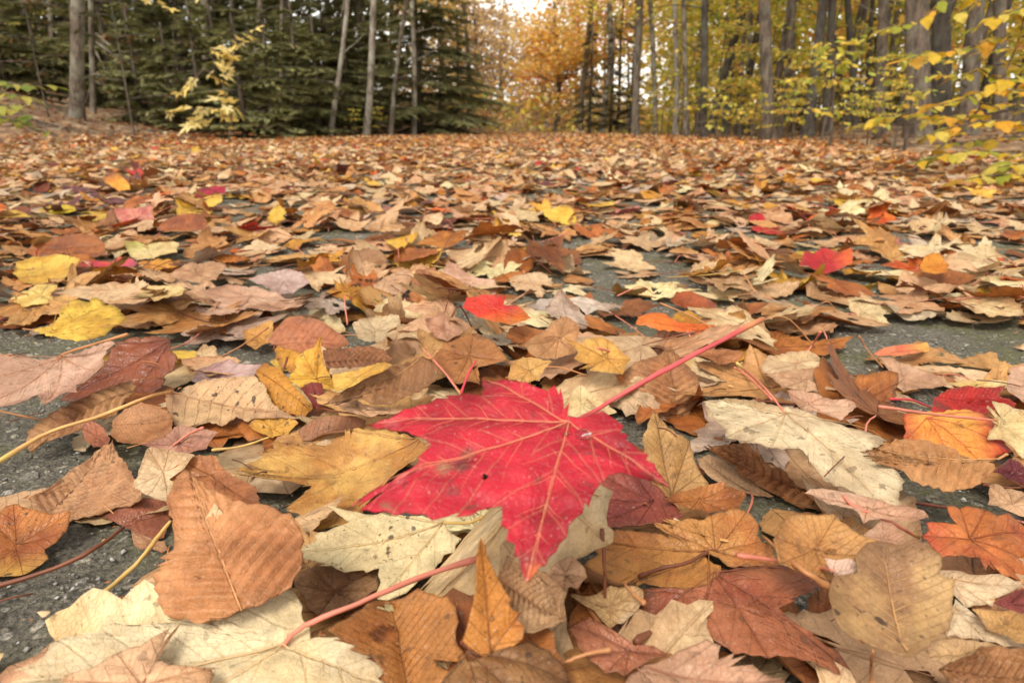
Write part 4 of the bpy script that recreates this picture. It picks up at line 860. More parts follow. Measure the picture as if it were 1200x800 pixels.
traced('b', [(85, 240), (120, 190), (180, 165), (250, 142), (280, 165), (390, 165), (390, 190), (350, 225), (220, 240), (130, 260)], (90, 245), 'the lilac-grey leaf', 'lilac-grey maple leaf with red veins behind the spotted leaf', ((206, 174, 166), (192, 154, 148), (190, 90, 90)), a=.6, center=(240, 205))
traced('b', [(330, 430), (380, 395), (450, 390), (510, 400), (545, 420), (500, 470), (430, 480), (360, 460)], (430, 435), 'the ragged yellow scrap', 'ragged yellow-brown scrap under the spotted leaf with the long stem', GOLD, a=.4, spot=.8)
traced('b', [(540, 450), (600, 410), (700, 388), (790, 392), (835, 410), (800, 445), (740, 460), (650, 470), (560, 495)], (560, 480), 'the speckled brown leaf', 'speckled brown small leaf beside the golden-tan maple leaf', ((170, 118, 84), (150, 96, 64), (110, 66, 46)), T=(830, 412), a=.4, veins='pinnate', kind='birch', spot=.7)
traced('b', [(420, 160), (470, 140), (520, 160), (520, 200), (470, 200)], (470, 175), 'the small mustard leaf', 'small mustard yellow leaf behind the torn yellow upright leaf', YEL, a=.7, kind='birch')
traced('b', [(685, 215), (760, 200), (830, 180), (900, 155), (960, 185), (880, 210), (820, 235), (740, 280), (700, 290)], (800, 215), 'the corn yellow jagged leaf', 'corn yellow jagged leaf lying along the taupe folded beech leaf', ((236, 190, 96), (224, 172, 76), (180, 130, 60)), a=.5)
traced('b', [(650, 340), (700, 300), (760, 265), (850, 220), (950, 172), (1080, 132), (1112, 150), (1140, 190), (1130, 240), (1060, 290), (1010, 300), (940, 342), (860, 340), (800, 312), (720, 340)], (1110, 148), 'the taupe folded beech leaf', 'taupe folded beech leaf with a pale midrib beside the crimson leaf', ((180, 134, 92), (160, 112, 74), (206, 160, 104)), T=(660, 335), a=.85, veins='pinnate', kind='beech', stem=[(1080, 160), (1110, 145, 2.6), (1140, 112, 3.0)], stemcol='tan')
traced('b', [(680, 340), (720, 310), (780, 300), (820, 340), (900, 350), (990, 355), (980, 385), (850, 390), (760, 375)], (800, 350), 'the creased fawn leaf', 'creased fawn leaf under the left point of the crimson leaf', TAN, a=.4, amp=.05)
traced('b', [(645, 38), (642, 100), (657, 170), (692, 240), (718, 282), (690, 315), (650, 315), (600, 285), (560, 272), (495, 237), (530, 190), (535, 140), (575, 110), (612, 100)], (620, 230), 'the torn yellow upright leaf', 'torn yellow leaf standing upright with brown blotches', ((234, 182, 66), (214, 150, 52), (160, 104, 46)), a=1.5, center=(610, 210), spot=.9)
traced('b', [(555, 275), (600, 245), (645, 250), (655, 300), (645, 350), (615, 365), (590, 320)], (640, 352), 'the wine red curled scrap', 'wine-red curled leaf piece with a thin stem beside the torn yellow leaf', ((156, 66, 46), (130, 48, 40), (100, 40, 36)), T=(600, 255), a=1.2, veins='pinnate', kind='birch', stem=[(640, 355), (740, 375, 2.0), (920, 385, 1.8)], stemcol='brown')
traced('b', [(362, 205), (400, 162), (460, 185), (500, 230), (560, 300), (607, 350), (575, 392), (500, 382), (440, 345), (400, 275)], (380, 190), 'the mottled gold leaf', 'mottled gold-brown leaf curling out from under the spotted leaf', ((206, 142, 52), (178, 108, 40), (130, 76, 36)), T=(600, 360), a=.8, veins='pinnate', kind='birch', spot=.8)
traced('b', [(-22, 300), (60, 268), (130, 240), (220, 228), (300, 218), (360, 220), (400, 258), (430, 330), (480, 370), (552, 402), (500, 402), (430, 398), (350, 402), (330, 415), (280, 392), (220, 432), (150, 412), (80, 442), (30, 442), (-15, 380)], (5, 297), 'the spotted leaf with the long stem', 'spotted grey-tan arched leaf with a very long pale stem', ((218, 178, 132), (194, 150, 112), (150, 96, 70)), T=(550, 402), a=.6, veins='pinnate', kind='birch', spot=.9, stem=[(10, 296), (-100, 310, 3.0), (-300, 390, 2.4), (-520, 460, 1.6), (-760, 600, 1.2)], stemcol=(228, 180, 116), stemr=.0011, tipcol=C(226, 206, 120))
traced('b', [(262, 632), (300, 600), (365, 580), (400, 560), (372, 545), (440, 528), (440, 498), (490, 512), (540, 505), (560, 522), (610, 510), (660, 517), (720, 480), (768, 470), (742, 443), (800, 440), (860, 455), (900, 450), (960, 455), (1010, 470), (1060, 490), (1100, 520), (1085, 550), (1040, 580), (990, 610), (950, 640), (900, 690), (850, 745), (820, 800), (780, 850), (640, 880), (540, 860), (560, 815), (470, 784), (540, 752), (602, 685), (560, 690), (500, 657), (440, 627), (380, 612), (330, 602), (290, 620)], (1085, 518), 'the golden-tan maple leaf', 'golden-tan large maple leaf running under the crimson leaf', ((224, 176, 98), (194, 134, 66), (164, 110, 64)), a=.4, center=(760, 630), spot=.4, stem=[(440, 540), (300, 520, 1.6), (175, 535, 1.6)], stemcol='yellow')
traced('c', [(-30, 830), (60, 800), (150, 770), (60, 745), (150, 715), (205, 660), (212, 636), (290, 602), (430, 580), (440, 556), (530, 552), (600, 552), (660, 546), (690, 512), (740, 540), (850, 545), (1000, 500), (1100, 440), (1230, 400), (1270, 440), (1290, 470), (1290, 530), (1320, 560), (1322, 610), (1395, 605), (1470, 620), (1526, 640), (1492, 655), (1540, 675), (1590, 690), (1620, 720), (1642, 750), (1612, 780), (1650, 815), (1560, 860), (1400, 900), (1200, 930), (900, 920), (600, 900), (300, 880), (100, 860)], (1200, 620), 'the large ivory maple leaf', 'large ivory-yellow maple leaf with a long pink stem and brown freckles', ((240, 220, 180), (232, 206, 158), (216, 184, 132)), a=.25, curl=.08, spot=.35, margin=.1, stem=[(1200, 620), (1290, 560, 2.0), (1500, 470, 2.4), (1800, 345, 2.6), (2046, 268, 2.8)], stemcol='pink', stemr=.0010)
traced('c', [(180, 812), (300, 770), (420, 720), (500, 670), (600, 640), (680, 590), (770, 545), (720, 600), (670, 680), (660, 710), (760, 725), (860, 740), (940, 738), (900, 800), (860, 860), (600, 880), (300, 860)], (600, 800), 'the peach maple leaf', 'peach-tan maple leaf lying over the large ivory leaf', ((228, 182, 142), (220, 168, 122), (180, 124, 88)), a=.25, center=(600, 760), spot=.4)
traced('d', [(200, 420), (160, 380), (200, 320), (260, 290), (350, 310), (450, 330), (520, 320), (520, 400), (440, 460), (350, 510), (260, 520), (220, 480)], (340, 400), 'the shaggy brown leaf', 'shaggy decayed brown leaf in the gap below the speckled cream leaf', ((176, 134, 92), (150, 104, 66), (112, 72, 48)), a=.35, amp=.05, spot=.7)
traced('d', [(290, 600), (350, 540), (420, 500), (500, 450), (575, 448), (620, 440), (690, 395), (722, 412), (820, 430), (850, 470), (862, 540), (850, 610), (890, 680), (902, 712), (840, 725), (770, 705), (850, 762), (820, 840), (700, 880), (560, 860), (545, 745), (490, 680), (400, 655), (432, 640), (380, 615)], (650, 830), 'the torn amber-brown leaf', 'torn amber-brown glossy leaf with an open hole beside the ivory leaf', ((184, 122, 64), (160, 94, 46), (116, 66, 36)), T=(575, 455), a=.3, center=(640, 640), veins='pinnate', kind='birch', gloss=.6, spot=.6, holes=[(550, 590, 58, 36), (560, 478, 36, 12), (810, 720, 50, 20)])
traced('d', [(760, 860), (800, 780), (870, 700), (960, 690), (1060, 650), (1164, 620), (1250, 660), (1310, 720), (1340, 800), (1300, 870), (1000, 900)], (900, 640), 'the umber leaf', 'umber brown mouldy leaf with a dark curved stem at the litter edge', ((160, 116, 72), (130, 86, 52), (100, 64, 42)), a=.35, center=(1040, 780), spot=.8, stem=[(980, 720), (930, 670, 1.2), (870, 622, 1.3)], stemcol='brown', stemr=.0008)
traced('d', [(955, 183), (975, 220), (1000, 290), (1040, 370), (1062, 410), (1087, 440), (1075, 462), (1110, 522), (1132, 500), (1146, 560), (1136, 612), (1100, 642), (1060, 682), (1010, 667), (980, 697), (930, 662), (880, 620), (900, 560), (912, 510), (925, 460), (935, 400), (940, 330), (945, 260)], (1000, 670), 'the upright amber point', 'amber pointed leaf lobe standing upright below the crimson tip', ((204, 134, 62), (180, 104, 48), (120, 66, 36)), a=1.7, center=(1010, 540), spot=.6)
traced('d', [(800, 108), (730, 95), (660, 88), (600, 80), (540, 72), (490, 82), (440, 72), (380, 62), (340, 50), (303, 42), (350, 80), (395, 116), (330, 138), (300, 155), (250, 172), (262, 190), (215, 212), (190, 230), (153, 252), (200, 272), (255, 282), (265, 300), (300, 292), (340, 312), (380, 328), (420, 320), (460, 318), (470, 330), (500, 318), (527, 310), (520, 340), (532, 370), (510, 420), (520, 442), (560, 446), (600, 430), (640, 415), (660, 395), (690, 365), (722, 350), (755, 325), (770, 300), (790, 280), (800, 255), (850, 242), (850, 215), (877, 185), (840, 165), (815, 140)], (795, 125), 'the speckled cream maple leaf', 'speckled cream maple leaf lying under the crimson leaf', ((236, 216, 168), (230, 206, 156), (200, 164, 106)), a=.45, center=(640, 215), spot=.85, margin=.15, stem=[(795, 122), (900, 118, 2.2), (970, 92, 2.6)], stemcol='yellow')
traced('c', [(785, -114), (850, -60), (930, -10), (1020, 20), (1136, 40), (1240, 75), (1285, 160), (1295, 285), (1240, 390), (1150, 440), (1120, 465), (1060, 480), (1018, 490), (965, 525), (900, 530), (840, 545), (790, 525), (730, 525), (690, 480), (655, 400), (650, 305), (690, 320), (735, 270), (680, 266), (740, 230), (735, 130), (720, 60), (715, 0), (740, -60)], (1018, 482), 'the orange ribbed beech leaf', 'smooth orange-tan ribbed beech leaf with a straight midrib over the ivory leaf', ((214, 150, 100), (200, 132, 84), (230, 178, 126)), T=(790, -105), a=.75, veins='pinnate', kind='beech', amp=.018, curl=-.20, fold=-.12, q=.985, lift=.003, spot=.06, margin=.25)
traced('g', [(640, 682), (560, 656), (480, 620), (430, 602), (380, 560), (350, 500), (333, 420), (350, 350), (400, 338), (455, 330), (445, 260), (500, 200), (560, 195), (640, 215), (700, 183), (750, 210), (812, 250), (815, 300), (800, 330), (872, 360), (865, 420), (862, 500), (850, 570), (800, 612), (740, 650), (690, 686)], (640, 680), 'the mottled brown leaf', 'mottled grey-brown elm-like leaf with pale raised veins', ((196, 156, 104), (150, 110, 76), (206, 160, 110)), T=(575, 230), a=.6, veins='pinnate', kind='birch', spot=.9, amp=.03)
RED = traced('e', [(622, 300), (612, 282), (628, 262), (600, 240), (604, 222), (588, 214), (566, 230), (545, 222), (508, 206), (478, 204), (440, 200), (412, 204), (384, 194), (388, 212), (398, 226), (392, 246), (370, 240), (330, 236), (300, 250), (262, 250), (240, 266), (215, 268), (195, 278), (172, 280), (150, 296), (110, 310), (72, 322), (110, 330), (150, 327), (180, 340), (215, 354), (235, 364), (250, 378), (230, 396), (212, 412), (214, 428), (190, 446), (165, 458), (140, 480), (128, 500), (90, 518), (62, 528), (28, 545), (70, 556), (120, 560), (150, 573), (200, 570), (250, 586), (290, 576), (330, 562), (380, 558), (420, 550), (440, 546), (446, 570), (440, 600), (460, 612), (455, 640), (482, 652), (478, 672), (490, 692), (498, 730), (510, 758), (532, 735), (545, 714), (562, 712), (570, 690), (592, 672), (600, 650), (622, 630), (625, 600), (645, 578), (665, 565), (682, 550), (672, 535), (690, 520), (700, 502), (712, 488), (720, 480), (738, 462), (770, 452), (800, 447), (830, 458), (850, 476), (880, 490), (906, 497), (888, 470), (870, 450), (862, 430), (840, 420), (846, 405), (820, 395), (802, 375), (785, 366), (790, 350), (770, 345), (778, 326), (760, 312), (742, 300), (720, 284), (705, 288), (680, 300), (655, 306), (640, 302)], (628, 314), 'the crimson maple leaf', 'large crimson maple leaf with yellow veins and a long pink stem', ((198, 32, 54), (164, 18, 40), (242, 160, 124)), a=.38, z=.03, q=.997, lift=.009, center=(592, 352), tooth=.0012, amp=.03, curl=-.10, fold=0, spot=.35, margin=.0, gloss=.45, stem=[(632, 314), (700, 284, 3.6), (900, 168, 4.6), (1162, 32, 5.4)], stemcol=(220, 92, 98), stemr=.0010, tipcol=C(216, 140, 96), rings=30, colour_spots=[(348, 402, 22, (110, 70, 50)), (282, 440, 24, (150, 130, 96)), (332, 438, 24, (92, 62, 56)), (358, 552, 18, (120, 70, 60)), (124, 548, 14, (150, 120, 90)), (682, 400, 10, (110, 60, 60)), (140, 320, 22, (222, 96, 104)), (165, 478, 18, (222, 100, 108)), (540, 730, 30, (236, 130, 70)), (565, 552, 10, (110, 60, 50))], holes=[(397, 466, 9, 6)], grad=[((520, 690), (512, 760), (236, 110, 62))])
# ---- a few more accents farther back, laid last without disturbing the rest
_st = (random.getstate(), RNG.bit_generator.state)
traced('t', [(145, 605), (160, 560), (178, 528), (205, 548), (260, 520), (330, 540), (390, 520), (398, 590), (340, 622), (270, 645), (210, 622), (185, 606)], (275, 585), 'the curled red maple leaf', 'curled red maple leaf with orange tips beside a pale leaf on bare asphalt', ((200, 44, 48), (176, 34, 46), (214, 100, 70)), a=.8, lift=.008, q=.99, curl=.2, grad=[((300, 600), (390, 600), (232, 110, 52))])
traced('t', [(712, 610), (735, 560), (770, 542), (810, 548), (850, 600), (840, 635), (780, 648), (730, 642)], (720, 615), 'the ochre ovate leaf', 'plain ochre-orange ovate leaf leaning among tan leaves on the road', ((224, 150, 52), (206, 128, 44), (180, 104, 44)), T=(845, 600), a=.8, lift=.008, q=.99, veins='pinnate', kind='birch')
traced('s', [(1105, 398), (1115, 370), (1150, 358), (1175, 365), (1192, 405), (1150, 412)], (1150, 388), 'the tiny crimson leaf', 'tiny bright crimson leaf standing among tan leaves on the road', ((196, 30, 46), (176, 24, 42), (200, 80, 70)), a=.9, lift=.008, q=.99, kind='birch')
random.setstate(_st[0]); RNG.bit_generator.state = _st[1]
# ------------------------------------------------------------------ which leaves show largest: a coarse depth buffer
def visible_counts():
    W_, H_ = 600, 400
    zb = np.full(W_ * H_, 1e9); own = np.full(W_ * H_, -1, int); parts = []
    for i, lf in enumerate(LEAVES):
        V, T = lf['V'], lf['T']
        P = V[T]
        B = np.array([(1, 0, 0), (0, 1, 0), (0, 0, 1), (1 / 3, 1 / 3, 1 / 3), (.5, .5, 0), (0, .5, .5), (.5, 0, .5), (.6, .2, .2), (.2, .6, .2), (.2, .2, .6)])
        S = np.einsum('bk,tkc->btc', B, P).reshape(-1, 3)
        px, py, w = project(S)
        ok = (px >= 0) & (px < 1200) & (py >= 0) & (py < 800) & (w > 0.05)
        if not ok.any(): continue
        idx = (py[ok] / 2).astype(int) * W_ + (px[ok] / 2).astype(int)
        parts.append((idx, w[ok], np.full(ok.sum(), i)))
    idx = np.concatenate([p[0] for p in parts]); w = np.concatenate([p[1] for p in parts]); o = np.concatenate([p[2] for p in parts])
    order = np.argsort(-w)
    own[idx[order]] = o[order]
    return np.bincount(own[own >= 0], minlength=len(LEAVES))
VIS = visible_counts()
heroes = [i for i, l in enumerate(LEAVES) if l['hero']]
rest = sorted([i for i, l in enumerate(LEAVES) if not l['hero']], key=lambda i: -VIS[i])
CHOSEN = [i for i in rest if VIS[i] > 8][:max(0, 298 - len(heroes))]
CH = set(CHOSEN) | set(heroes)

def add_leaf_object(i):
    lf = LEAVES[i]
    base = lf['V'][0].copy()
    name = {'maple': 'maple_leaf', 'beech': 'beech_leaf', 'birch': 'birch_leaf'}[lf['kind']]
    root = empty(name, base)
    big = VIS[i] > 700
    me = mesh_np('blade', lf['V'] - base, lf['T'], M_LEAF, {k: (LEAF_TYPES[k], a) for k, a in lf['attrs'].items()}, lf['uv'])
    bl = link('blade', me, root)
    if big:
        s = bl.modifiers.new('thickness', 'SOLIDIFY'); s.thickness = 0.00025; s.offset = -1
    if 'stem' in lf:
        V, T, A = lf['stem']
        link('stem', mesh_np('stem', V - base, T, M_STEM, {k: (LEAF_TYPES[k], a) for k, a in A.items()}), root)
    # raised veins on the leaves that show large
    if VIS[i] > 420:
        vc = lf.get('veincol'); vc = vc if vc is not None else lf['attrs']['c3'][0, :3]
        def vein(name, par, a, b, r, n=12, wob=0.02):
            t = np.linspace(0.0, 0.93, n)[:, None]
            d = b - a; nn = np.array([-d[1], d[0]])
            q = a + d * t + nn * wob * np.sin(t * random.uniform(3, 6) + random.uniform(0, 3)) * t
            P = lf['world'](q); P[:, 2] += r * 0.35
            V, T = tube(P, r * np.linspace(1.0, 0.3, n), 5)
            return link(name, mesh_np(name, V - base, T, M_STEM, {'c1': ('FLOAT_COLOR', np.tile((*vc, 1), (len(V), 1))), 'lp': ('FLOAT_VECTOR', V.copy())}), par)
        R = max(0.00018, (0.0024 if lf is RED else 0.0038) * lf['L']) if lf['hero'] else 0.0002
        vc = vc * .7 + lf['attrs']['c1'][0, :3] * .3
        for a, b in lf['veins']:
            pin = len(lf['veins']) == 1
            L = np.linalg.norm(b - a)
            mv = vein('midrib' if pin else 'vein', root, a, b, R * (1.25 if pin else 1) * min(1, 0.5 + L / lf['L'] * .5))
            if big and lf['hero']:
                d = (b - a) / L; nn = np.array([-d[1], d[0]])
                out = lf['out']; c = a
                m = 11 if pin else 4
                for k in range(m):
                    for s in (-1, 1):
                        st = a + d * L * ((k + .5) / 11 if pin else 0.22 + 0.7 * k / m)
                        an_ = 1.037 if pin else .82; di = d * math.cos(an_) + nn * s * math.sin(an_)
                        # stop the side vein short of the leaf's edge
                        lim = 0.55 * L
                        rel = out - st; along = rel @ di; off = np.abs(rel[:, 0] * di[1] - rel[:, 1] * di[0])
                        hit = along[(along > 0) & (off < 0.0035)]
                        ln = min(hit.min() * 0.9 if len(hit) else 0.0, lim * (1 if pin else 0.55 * (1 - k / m) + .12))
                        if not pin and len(lf['veins']) > 1:
                            # keep to the vein's own part of the blade
                            ds = [(t2 - a) / np.linalg.norm(t2 - a) for _, t2 in lf['veins']]
                            while ln > .003 and max(((st + di * ln - a) @ e, j) for j, e in enumerate(ds))[1] != [j for j, (_, t2) in enumerate(lf['veins']) if t2 is b][0]: ln *= .85
                        if ln < 0.004: continue
                        vein('side_vein', mv, st, st + di * ln, R * 0.5, 8, 0.04)
    lf['root'] = root
    return root
GROUP = 'fallen leaves on the road'
for i in heroes:
    tag(add_leaf_object(i), LEAVES[i]['label'], 'leaf', GROUP)
hp = np.array([LEAVES[i]['V'][0] for i in heroes])
def auto_label(lf):
    d = np.linalg.norm(hp - lf['V'][0], axis=1); o = np.argsort(d)
    h1, h2 = [LEAVES[heroes[k]]['ref'] for k in o[:2]]
    size = 'tiny' if lf['L'] < 0.048 else 'small' if lf['L'] < 0.056 else 'long' if lf['kind'] == 'beech' and lf['L'] > 0.076 else ''
    state = 'rolled-up ' if lf['rolled'] else 'curled ' if lf['curled'] else ''
    s = (size + ' ' + lf['colour'] + ' ' + state + lf['kind'] + ' leaf').strip()
    if d[o[0]] < 0.16: return s + ' beside ' + h1, s + ' between ' + h1 + ' and ' + h2
    return s + ' some way past ' + h1, s + ' some way past ' + h1
labs = {}
for i in CHOSEN: labs.setdefault(auto_label(LEAVES[i])[0], []).append(i)
for lab, ids in labs.items():
    for i in ids:
        l2 = auto_label(LEAVES[i])[1]
        text = lab if len(ids) == 1 or len(l2.split()) > 16 else l2
        tag(add_leaf_object(i), text, 'leaf', GROUP)

# ------------------------------------------------------------------ every other leaf of the litter: one mass
lit = Acc()
for i, lf in enumerate(LEAVES):
    if i in CH: continue
    lit.add(lf['V'], lf['T'], lf['attrs'], lf['uv'])
    if 'stem' in lf and lf['V'][0, 1] < 1.4:
        V, T, A = lf['stem']; n = len(V)
        c = A['c1']; lit.add(V, T, {'c1': np.concatenate([c[:, :3], np.zeros((n, 1))], 1), 'c2': np.concatenate([c[:, :3], np.zeros((n, 1))], 1), 'c3': c, 'lp': A['lp'], 'ef': np.zeros(n)}, np.full((len(T) * 3, 2), 0.3))
# far leaves: a stock of small bent shapes, each laid with its own turn, tilt and colour
def far_stock(n):
    st = []
    for _ in range(n):
        kind = 'maple' if random.random() < .55 else 'beech'
        L = random.uniform(.032, .050) if kind == 'maple' else random.uniform(.036, .060)
        poly = (maple_outline(True) if kind == 'maple' else beech_outline(True)) * L
        if kind == 'maple': poly = poly[np.r_[0:len(poly)]]
        l, T, ef, _ = surface(poly, np.array([0, L * (.02 if kind == 'maple' else .5)]), 2)
        uv = vein_uv(l, T, np.zeros(2), np.array([(0, 1.0)]), L, 8)
        q = l - np.array([0, L * .45]); kx = random.choice((-1, 1, 1)) * random.uniform(6, 34); ky = random.uniform(-10, 14)
        rf = ruffle(L, L * .05, L * .1)
        V = np.stack([np.sin(kx * q[:, 0]) / kx, np.sin(ky * q[:, 1]) / ky, (1 - np.cos(kx * q[:, 0])) / kx + (1 - np.cos(ky * q[:, 1])) / ky + rf(q)], 1)
        V[:, 2] -= np.quantile(V[:, 2], .15)
        st.append((V, T, uv, l, ef))
    return st
STOCK = far_stock(28)
WARM = np.array([PAL[k][6] * {'orange brown': 3.0, 'orange': 2.4, 'golden': 2.2, 'brown': 1.6, 'tan': 1.2, 'cream': .6}.get(k, .8) for k in PNAMES]); WARM /= WARM.sum()
def far_litter(acc, pts, tilt, lift, w=PW, dark=1.0):
    ks = RNG.integers(0, len(STOCK), len(pts))
    for s in range(len(STOCK)):
        sel = pts[ks == s]; m = len(sel)
        if not m: continue
        V, T, uv, l, ef = STOCK[s]; n = len(V)
        ya = RNG.uniform(0, 6.283, m); c, sn = np.cos(ya), np.sin(ya)
        X = V[None, :, 0] * c[:, None] - V[None, :, 1] * sn[:, None]; Y = V[None, :, 0] * sn[:, None] + V[None, :, 1] * c[:, None]
        tx, ty = np.clip(RNG.normal(0, tilt, (2, m, 1)), -.55, .55)
        Z = V[None, :, 2] + X * tx + Y * ty
        Z = Z - Z.min(1, keepdims=True)
        W = np.stack([X + sel[:, 0:1], Y + sel[:, 1:2], Z + sel[:, 2:3] + RNG.uniform(0, lift, (m, 1))], -1).reshape(-1, 3)
        TT = (T[None] + (np.arange(m) * n)[:, None, None]).reshape(-1, 3)
        ci = RNG.choice(len(PNAMES), m, p=w)
        k = RNG.uniform(.8, 1.12, (m, 1)) * dark
        tb = [np.array([PAL[x][j] for x in PNAMES]) for j in range(3)]
        rep = lambda a: np.repeat(a, n, 0)
        A = {'c%d' % (j + 1): rep(np.concatenate([np.clip(tb[j][ci] * k, 0, .85), np.full((m, 1), (.3, .35, .25)[j])], 1)) for j in range(3)}
        A['lp'] = rep(RNG.uniform(-50, 50, (m, 3))) + np.tile(np.concatenate([l, np.zeros((n, 1))], 1), (m, 1))
        A['ef'] = np.tile(ef, m)
        acc.add(W, TT, A, np.tile(uv, (m, 1)))
def road_points(n, y0, y1, power=1.0):
    y = y0 + (y1 - y0) * RNG.random(n) ** power
    L, R = edge_left(y) - 0.6, np.minimum(edge_right(y) + .6, 0.82 * y + .3)
    L = np.maximum(L, -0.82 * y - .3)
    x = L + (R - L) * RNG.random(n)
    return np.stack([x, y, ground_z(x, y) + .002], 1)
far_litter(lit, road_points(10500, 2.6, 5.0), .17, .016, PW, 1.08)
far_litter(lit, road_points(13000, 5.0, 10.0), .22, .02, WARM, 1.15)
far_litter(lit, road_points(8000, 9.0, 22.0), .26, .02, WARM, 1.2)
far_litter(lit, road_points(350, 1.8, 5.0), .45, .02)
tag(link('leaf_litter', lit.mesh('leaf_litter', M_LEAF, LEAF_TYPES)), 'mass of smaller fallen autumn leaves covering the road', 'leaf litter', kind='stuff')

# litter on the forest floor on both sides
fl = Acc()
n = 9000
y = RNG.uniform(2.2, 17, n); x = np.where(RNG.random(n) < .68, edge_left(y) - .2 - 7.5 * RNG.random(n) ** 1.3, edge_right(y) + .1 + 5 * RNG.random(n))
ok = np.abs(x) < 0.85 * y + 1; x, y = x[ok], y[ok]
far_litter(fl, np.stack([x, y, ground_z(x, y) - .01], 1), .3, .02, WARM, .5)
tag(link('forest_leaf_litter', fl.mesh('forest_leaf_litter', M_LEAF, LEAF_TYPES)), 'brown fallen leaves covering the forest floor beside the road', 'leaf litter', kind='stuff')

# crumbs of broken leaf on the near litter
cr = Acc()
for _ in range(130):
    y = random.uniform(.14, .6); x = random.uniform(-1, 1) * (.75 * y + .03)
    h = HM[hm_idx(np.array([[x, y, 0]]))][0] + .0004
    s = random.uniform(.0006, .0022); k = random.randint(4, 6)
    an = np.sort(RNG.uniform(0, 6.28, k)); rr = s * RNG.uniform(.5, 1, k)
    V = np.stack([x + rr * np.cos(an), y + rr * np.sin(an), h + RNG.uniform(0, s * .6, k)], 1)
    V = np.vstack([V, [x, y, h + s * .5]])
    T = [(k, j, (j + 1) % k) for j in range(k)]
    c = np.array(PAL[random.choice(['tan', 'brown', 'pale tan', 'orange brown', 'brown'])][0])
    cr.add(V, np.array(T), {'c1': np.tile((*c, 1), (k + 1, 1))})
tag(link('leaf_crumbs', cr.mesh('leaf_crumbs', M_GRIT, LEAF_TYPES, False)), 'tiny crumbs of broken leaf scattered over the litter', 'crumbs', kind='stuff')

# ------------------------------------------------------------------ loose stems and dew drops
def loose_stem(pts, label, col, r=.0009, tip=None):
    P = []
    for px, py, zc in pts:
        g = on_ground(px, py, zc / 100); h = HM[hm_idx(g[None])][0]
        P.append(on_ground(px, py, max(zc / 100, h + r)))
    V, T, A = stem_geo(P, r, r * 1.1, STEMC[col], tip)
    o = link('leaf_stem', mesh_np('leaf_stem', V - P[0], T, M_STEM, {k: (LEAF_TYPES[k], a) for k, a in A.items()}), None, P[0])
    tag(o, label, 'stem', 'loose leaf stems')
loose_stem([(200, 610, 1.0), (160, 660, .8), (112, 703, .6)], 'straw-coloured leaf stem lying on bare asphalt by the orange ribbed beech leaf', 'yellow', .001, C(222, 206, 110))
loose_stem([(188, 690, .7), (160, 697, .7), (138, 702, .6)], 'short red-brown leaf stem on the asphalt poking out of a beech leaf', 'brown', .0008)
loose_stem([(186, 708, .8), (168, 718, .7), (148, 728, .6)], 'short reddish leaf stem beside a red-brown one on the asphalt', 'red', .0007)
loose_stem([(988, 580, 1.8), (1000, 592, 1.6), (1040, 610, 1.4), (1076, 629, 1.5)], 'thick pinkish leaf stem crossing the wrinkled beige leaf', 'pink', .0007, C(226, 180, 110))
loose_stem([(893, 627, 1.6), (930, 660, 1.8), (972, 688, 1.4)], 'thin orange-brown leaf stem over the caramel maple leaf', 'tan', .0008)
loose_stem([(812, 700, 1.2), (785, 725, 1.4), (745, 752, 1.2)], 'dark leaf stem spanning the gap beside the russet maple leaf', 'brown', .001)
loose_stem([(495, 408, 3.4), (520, 435, 2.6), (540, 462, 2.2)], 'pale pink leaf stem sticking up behind the crimson maple leaf', 'pink', .0008, C(222, 190, 110))
loose_stem([(558, 422, 3.4), (548, 440, 2.8), (540, 462, 2.2)], 'rose-red leaf stem sticking up behind the crimson maple leaf', 'rose', .0008)
loose_stem([(1023, 762, 1.0), (1021, 780, .9), (1022, 806, .8)], 'short tan leaf stem below the mottled brown leaf', 'tan', .0006)
loose_stem([(860, 430, 2.6), (875, 440, 2.2), (905, 468, 1.6)], 'pinkish leaf stem beside the square brown beech leaf', 'pink', .0007)
loose_stem([(1000, 470, 1.8), (950, 474, 1.8), (930, 480, 1.9)], 'thin brown leaf stem leaving the beige leaf', 'brown', .0006)
loose_stem([(780, 325, .8), (830, 322, .9), (870, 317, 1.0)], 'straw-coloured straight leaf stem on mossy asphalt', 'yellow', .0007)

def dew(px, py, r, lf, label):
    # find the blade point under that pixel and rest a flattened bead on it
    qx, qy, w = project(lf['V'])
    k = np.argmin((qx - px) ** 2 + (qy - py) ** 2)
    P = lf['V'][k]
    rows, seg = 6, 14; V = [(0, 0, r * .62)]; T = []
    for i in range(1, rows + 1):
        f = i / rows * 1.75
        for j in range(seg):
            an = 2 * math.pi * j / seg
            V.append((r * math.sin(f) * math.cos(an), r * math.sin(f) * math.sin(an), r * .62 * math.cos(f)))
    for j in range(seg): T.append((0, 1 + j, 1 + (j + 1) % seg))
    for i in range(rows - 1):
        for j in range(seg):
            a, b = 1 + i * seg + j, 1 + i * seg + (j + 1) % seg
            T += [(a, a + seg, b + seg), (a, b + seg, b)]
    V.append((0, 0, -r * .12)); c = len(V) - 1
    for j in range(seg):
        a, b = 1 + (rows - 1) * seg + j, 1 + (rows - 1) * seg + (j + 1) % seg
        T.append((a, c, b))
    o = link('water_drop', mesh_np('water_drop', np.array(V), np.array(T), M_DROP), None, P + np.array([0, 0, r * .14]))
    tag(o, label, 'drop', 'dew drops')
dew(683, 511, .0021, RED, 'round water drop on the crimson leaf near its stem, the larger one')
dew(664, 509, .0011, RED, 'tiny water drop beside the larger drop on the crimson leaf')

